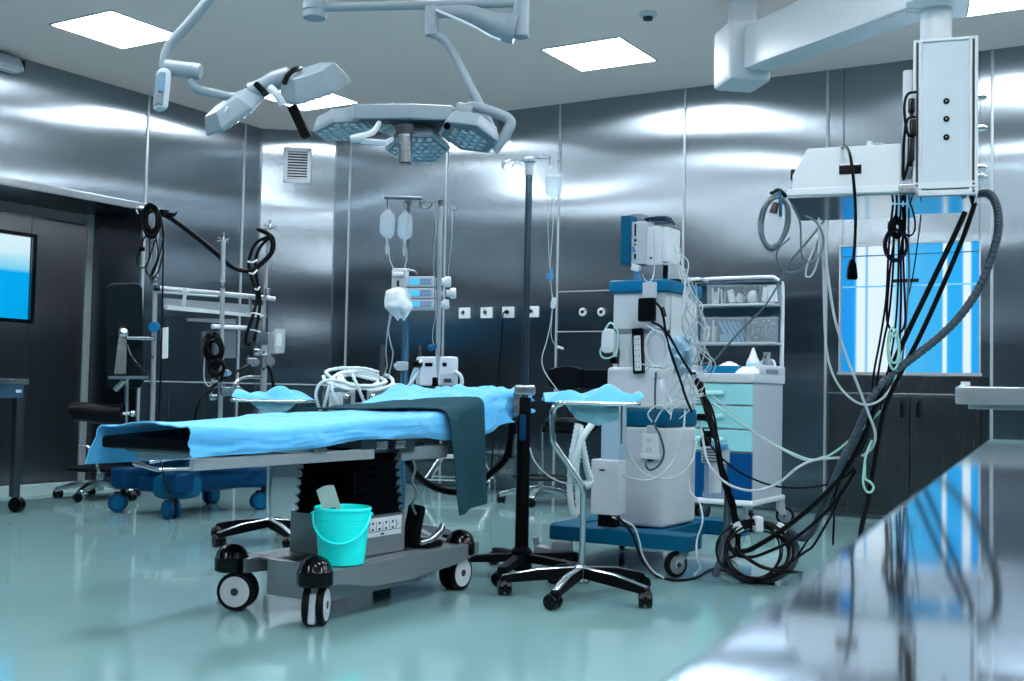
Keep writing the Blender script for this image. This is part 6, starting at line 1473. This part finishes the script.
# clear/blue oddments on the machine side
tag(MB().sheet(lambda u, v: at(671+20*u+5*(v-.5)*sin(u*5+1)+3*NZ.noise(V((v*3, 1, u*2))), 338+36*v+5*NZ.noise(V((u*3, 4, v))), 5.3-.08*sin(u*pi)*sin(v*pi)+.10*NZ.noise(V((u*4, v*4, 12)))), 14, 16, .003).link('plastic_bag', mat('pale_blue_film', (150, 196, 220), .3, alpha=.7)), 'crumpled pale blue plastic bag on the right-hand side of the white machine', 'bag')
# small dark connectors
for i, (x, y, lb4) in enumerate(((701, 417, 'upper black connector between the white machine and the trolley drawers'), (708, 434, 'lower black connector above the clear canister'))):
    t_ = thing('black_connector', lb4, 'connector', at(x, y, 5.35))
    MB().box((0, 0, 0), (.035, .03, .034), .006).cyl((0, 0, 0), (.03, 0, -.01), .012, seg=10).link('connector_body', M_BLACK, t_)
# breathing tubes hanging at the left of the machine
for i, (pts, lb4) in enumerate((([(578, 424, 5.3), (574, 445, 5.28), (571, 465, 5.26), (570, 490, 5.25), (572, 508, 5.24), (576, 514, 5.24), (579, 506, 5.24), (578, 488, 5.25), (576, 470, 5.26), (579, 450, 5.28)], 'left corrugated white breathing tube hanging in a narrow loop left of the white machine'),
        ([(592, 424, 5.3), (583, 437, 5.27), (577, 452, 5.24), (573, 470, 5.22), (577, 480, 5.22), (586, 486, 5.24), (592, 480, 5.28)], 'right corrugated white breathing tube crossing the left one'),
        ([(580, 426, 5.3), (583, 448, 5.28), (587, 468, 5.28), (590, 478, 5.3)], 'short corrugated white tube between the two breathing tubes'))):
    tag(ctube(MB(), [at(*p) for p in pts], .0155, 10).link('breathing_tube', M_MILK, ang=80), lb4, 'tube')
cable('thin_tube', 'thin white tube sagging from the tall stand to the breathing tubes', [(530, 448, 5.3), (533, 458, 5.28), (540, 468, 5.26), (552, 478, 5.24), (566, 483, 5.22), (580, 482, 5.22), (592, 480, 5.2)], .004, M_WCAB, 'tube')
# infusion lines
cable('infusion_line', 'clear infusion line from the single bag down to the tray in front of the machine', [(553.5, 199, 5.35), (553, 225, 5.33), (551, 252, 5.3), (550, 272, 5.28), (551.5, 290, 5.25), (553, 300, 5.22), (551, 320, 5.2), (547, 340, 5.15), (542, 358, 5.1), (544, 370, 5.0), (550, 380, 4.9), (556, 388, 4.84), (560, 394, 4.82)], .002, M_LINE, 'infusion line')
cable('infusion_line', 'second clear line hanging beside the single bag line, ending in a white tip', [(547, 172, 5.35), (547.5, 205, 5.34), (548.5, 240, 5.32), (549.5, 268, 5.3), (552, 296, 5.25), (552, 315, 5.22), (551, 332, 5.22), (553, 342, 5.22), (558, 346, 5.22)], .0018, M_LINE, 'infusion line')
ti = thing('line_tip', 'small white tip at the free end of the infusion line', 'connector', at(560, 347.5, 5.22))
MB().cyl(-CA*.012+CB*.004, CA*.016-CB*.006, .007, .005, seg=10).link('tip_body', M_WHITE, ti)
cl2 = thing('roller_clamp', 'white roller clamp on the infusion line beside the tall stand', 'clamp', at(553.5, 303, 5.2))
MB().box((0, 0, 0), (.02, .018, .05), .006, rot=(0, .15, 0)).link('clamp_body', M_WHITE, cl2); MB().cyl((0, -.012, 0), (0, .012, 0), .008, seg=12).link('roller', M_WHITE2, cl2)
sk = thing('stopcock', 'small blue stopcock on the infusion line above the roller clamp', 'valve', at(551, 275, 5.27))
MB().cyl((0, 0, -.03), (0, 0, .03), .007, seg=10).box((-.006, 0, -.005), (.03, .014, .022), .004).link('valve_body', M_BLUEG, sk)
cable('infusion_line', 'infusion line from the left of the two bags into the top pump', [(389, 247, 6.28), (389.5, 258, 6.26), (392, 265, 6.24), (396, 272, 6.22), (403, 277, 6.2)], .0024, M_LINE, 'infusion line')
cable('infusion_line', 'infusion line from the right of the two bags into the top pump', [(406.5, 248, 6.28), (407, 258, 6.26), (405, 266, 6.24), (402, 273, 6.22)], .0024, M_LINE, 'infusion line')
cable('pump_line', 'outer of two pale lines falling from the pump rack to the suction unit', [(394, 285, 6.2), (391, 300, 6.2), (389.5, 318, 6.22), (387, 335, 6.25), (386, 352, 6.3), (387, 366, 6.35), (383, 378, 6.4)], .0042, M_WCAB, 'tube')
cable('pump_line', 'inner of two pale lines falling from the pump rack to the suction unit', [(395, 308, 6.18), (391, 317, 6.2), (388.5, 330, 6.22), (391, 345, 6.24), (393, 353, 6.26), (391, 366, 6.3), (388, 378, 6.36)], .0045, M_WCAB, 'tube')
cable('pole_line', 'clear line hanging along the left of the slim pole to a blue valve', [(434, 206, 5.93), (436, 225, 5.93), (433.5, 262, 5.93), (435, 290, 5.93), (435.5, 315, 5.93), (433, 330, 5.93), (433, 342, 5.92), (437, 352, 5.92), (441, 358, 5.92)], .0018, M_LINE, 'infusion line')
cable('pole_line', 'clear line hanging to the right of the slim pole', [(452, 209, 5.95), (452, 235, 5.95), (449, 265, 5.95), (448, 280, 5.95)], .0017, M_LINE, 'infusion line')
bv = thing('blue_valve', 'round blue valve on the slim pole line above the white device', 'valve', at(431, 347.5, 5.92))
MB().sphere((0, 0, 0), .017, 14).cyl((0, 0, 0), (.03, .01, .006), .009, seg=10).link('valve_body', M_BLUEP, bv)
# black hose under the table head
cable('black_hose', 'black hose sagging below the operating table behind the hanging cloth', [(408, 462, 5.3), (416, 474, 5.4), (428, 484, 5.5), (442, 490, 5.55), (458, 492, 5.55), (476, 485, 5.5), (490, 474, 5.45), (503, 462, 5.4), (508, 452, 5.38), (510, 440, 5.36)], .017, M_BLACKM, 'hose')
st2 = thing('strap_buckle', 'black strap with steel buckle hanging by the head end of the table', 'strap', at(511, 440, 5.34))
MB().box((0, 0, 0), (.035, .02, .17), .006, rot=(0, .12, 0)).link('strap', M_BLACKM, st2); MB().box((.022, -.004, -.02), (.014, .014, .10), .003, rot=(0, .12, 0)).link('buckle', M_STEEL, st2)
# ================================================================ the big coil on the floor
cg = at(757, 582, 5.27)
def ring_pts(cx, cy, rx, ry, d, tl, ph=0.0, N=20):
    return [at(cx+rx*cos(2*pi*i/N+ph), cy-ry*sin(2*pi*i/N+ph), d+tl*(sin(2*pi*i/N+ph)+1)) for i in range(N)]
cable('hose_ring', 'thick dark grey hose forming the outer ring of the coil on the floor', ring_pts(759, 551.5, 37, 29, 5.26, .05), .019, M_DCAB, 'hose', seg=12, n=4, closed=True)
rnd = random.Random(12)
for i in range(8):
    rx, ry = rnd.uniform(26, 37), rnd.uniform(22, 30); cx = 757+rnd.uniform(-5, 5); cy = 582-ry+rnd.uniform(-4, -1)
    cable('coil_turn', 'thin black cable turn of the big coil on the floor', ring_pts(cx, cy, rx, ry, 5.2+rnd.uniform(-.05, .05), .05, rnd.uniform(0, 3)), rnd.uniform(.004, .0065), M_BCAB, group='black turns of the floor coil', seg=7, n=4, closed=True)
cable('coil_tail', 'black cable tail crossing the floor coil up to the right', [(728, 540, 5.2), (735, 554, 5.18), (752, 557, 5.17), (772, 550, 5.16), (792, 540, 5.15), (815, 522, 5.12), (838, 498, 5.1), (856, 470, 5.08)], .0075, M_BCAB)
cable('coil_tail', 'black cable running right from the floor coil along the floor', [(738, 552, 5.18), (760, 566, 5.15), (780, 571, 5.12), (795, 572, 5.12), onZ(801, 573, .01)], .0085, M_BCAB)
cable('coil_tail', 'thin black cable rising from the floor coil in an angled line to the right', [(770, 572, 5.16), (790, 562, 5.15), (805, 552, 5.14), (813, 546, 5.13), (824, 528, 5.12), (834, 510, 5.1), (842, 490, 5.1)], .006, M_BCAB)
cable('upright_hose', 'dark hose standing upright against the left of the floor coil', [(728, 492, 5.3), (727, 515, 5.28), (726, 540, 5.26), (722, 556, 5.24), (717, 570, 5.22), (715, 576, 5.22)], .018, M_DCAB, 'hose')
for i, (x, y, rr_, lb4) in enumerate(((758, 524, 0, 'white tie at the top of the floor coil'), (781, 529, .5, 'white tie at the upper right of the floor coil'), (737, 527, -.5, 'white tie at the upper left of the floor coil'))):
    o = thing('coil_tie', lb4, 'cable tie', at(x, y, 5.28))
    MB().box((0, 0, 0), (.04, .07, .07 if i == 0 else .05), .008, M=Matrix.Rotation(R(31), 4, 'Z') @ Matrix.Rotation(rr_, 4, 'Y'), seg=3).link('tape', M_WHITE, o)
# pendant column side leads
for i, pts in enumerate(([(916, 92, 4.78), (908, 94, 4.76), (904.5, 104, 4.76), (905, 120, 4.76), (908, 134, 4.78), (912, 139, 4.8)], [(915, 117, 4.78), (908, 119, 4.76), (905, 130, 4.76), (903.5, 150, 4.78), (903, 178, 4.8)], [(913, 142, 4.8), (910, 155, 4.78), (907, 168, 4.78), (903.5, 180, 4.8)])):
    cable('column_lead', 'black lead looping at the left side of the pendant column above the shelf', pts, .006, M_BCAB, group='black leads beside the pendant column')
for i, (x, y, h_) in enumerate(((911.5, 106, .06), (913, 128, .07), (911, 150, .10))):
    t_ = thing('mains_plug', 'black mains plug on the left side of the pendant column', 'plug', at(x, y, 4.79), R(12), 'plugs beside the pendant column')
    MB().box((0, 0, 0), (.028, .04, h_), .007).cyl((0, 0, -h_/2), (0, 0, -h_/2-.02), .008, seg=8).link('plug_body', M_BLACK, t_)
# ================================================================ steel counter in the right foreground and tray beyond it
ZT = H-.034
k0, k1 = onZ(649, 681, ZT), onZ(987, 439, ZT)
ed = (k1-k0).normalized(); nr = V((ed.y, -ed.x, 0))
k00 = k1-ed*2.2
ct = thing('steel_counter', 'mirror-bright steel counter top filling the lower right foreground', 'counter', (k1.x, k1.y, 0))
Mc2 = Matrix((nr, ed, V((0, 0, 1)))).transposed().to_4x4()
M_CTR = mat('mirror_steel', (188, 202, 214), 0.06, 1.0, noise=.08, scale=3, bump=.3, bscale=2.2, bdist=.0015)
MB().box2((0, -2.2, ZT-.035), (1.5, 0, ZT), .003, M=Mc2).link('worktop', M_CTR, ct)
MB().box2((.04, -2.16, .12), (1.46, -.04, ZT-.035), .004, M=Mc2).link('cabinet_body', M_STEELD, ct)
MB().box2((.08, -2.12, 0), (1.42, -.08, .12), .004, M=Mc2).link('plinth', M_DGREY, ct)
for j in range(3): 
    dd_ = MB().box2((.03, -2.15+.7*j, .14), (.045, -1.47+.7*j, ZT-.05), .003, M=Mc2).link('door', M_STEEL, ct)
    MB().cyl(Mc2 @ V((.012, -1.6+.7*j, .5)), Mc2 @ V((.012, -1.6+.7*j, .64)), .006, seg=8).cyl(Mc2 @ V((.012, -1.6+.7*j, .51)), Mc2 @ V((.035, -1.6+.7*j, .51)), .005, seg=8).cyl(Mc2 @ V((.012, -1.6+.7*j, .63)), Mc2 @ V((.035, -1.6+.7*j, .63)), .005, seg=8).link('door_handle', M_CHROME, dd_)
TD = 1.5
tA = at(955, 395, TD)
ty_ = thing('tray_stand', 'steel tray with thick rounded rim at the right edge, beyond the counter', 'tray', (tA.x, tA.y, 0), 0)
zA, zB = at(955, 386.5, TD).z, at(955, 404, TD).z
ay_ = ray(985, 395); ay_ = V((ay_.x, ay_.y, 0)).normalized(); ax_ = V((ay_.y, -ay_.x, 0))
Mt = Matrix((ax_, ay_, V((0, 0, 1)))).transposed().to_4x4()
def rrp(x0, y0, x1, y1, r): return [(x+(x0+x1)/2, y+(y0+y1)/2) for x, y in rrect((x1-x0)/2, (y1-y0)/2, r, 5)]
MB().prism(rrp(0, 0, .55, .4, .022), zB, zA, Mt, .002).link('rim', M_ALU, ty_)
MB().prism(rrp(.016, .012, .53, .39, .015), zB-.006, zB, Mt, .001).link('lower_lip', M_ALU, ty_)
MB().prism(rrp(.02, .02, .53, .38, .02), zA, zA+.001, Mt).link('tray_floor', M_STEEL, ty_)
MB().cyl(Mt @ V((.35, .2, .04)), Mt @ V((.35, .2, zB)), .016, seg=14).link('post', M_CHROME, ty_)
MB().box((.30, .2, .03), (.5, .05, .04), .01, M=Mt).box((.35, .2, .03), (.05, .4, .04), .01, M=Mt).link('foot', M_BLACKM, ty_)
bd = thing('green_stopper', 'tiny pale green stopper lying on the rim of the steel tray at the right', 'stopper', at(962, 387, TD+.02))
MB().lathe([(0, -.001), (.0045, -.001), (.004, .002), (0, .003)], seg=12).link('stopper_body', M_GREENC, bd)
# small fittings that belong to a cable or line become parts of it
def fold_into(empty, target):
    e, t = bpy.data.objects[empty], bpy.data.objects[target]
    for ch in list(e.children):
        off = e.matrix_basis.to_translation() - t.matrix_basis.to_translation()
        ch.parent = t; ch.location = ch.location + off
    bpy.data.objects.remove(e)
for e_, t_ in (('line_tip', 'infusion_line.001'), ('ferrite_lump', 'adapter_lead'), ('roller_clamp', 'infusion_line'), ('stopcock', 'infusion_line'), ('blue_valve', 'pole_line'), ('cable_plug', 'loose_cable')):
    fold_into(e_, t_)
hk_, wh_ = bpy.data.objects['hank_tie'], bpy.data.objects['white_hank']
hk_.parent = wh_; del hk_['label']; del hk_['category']
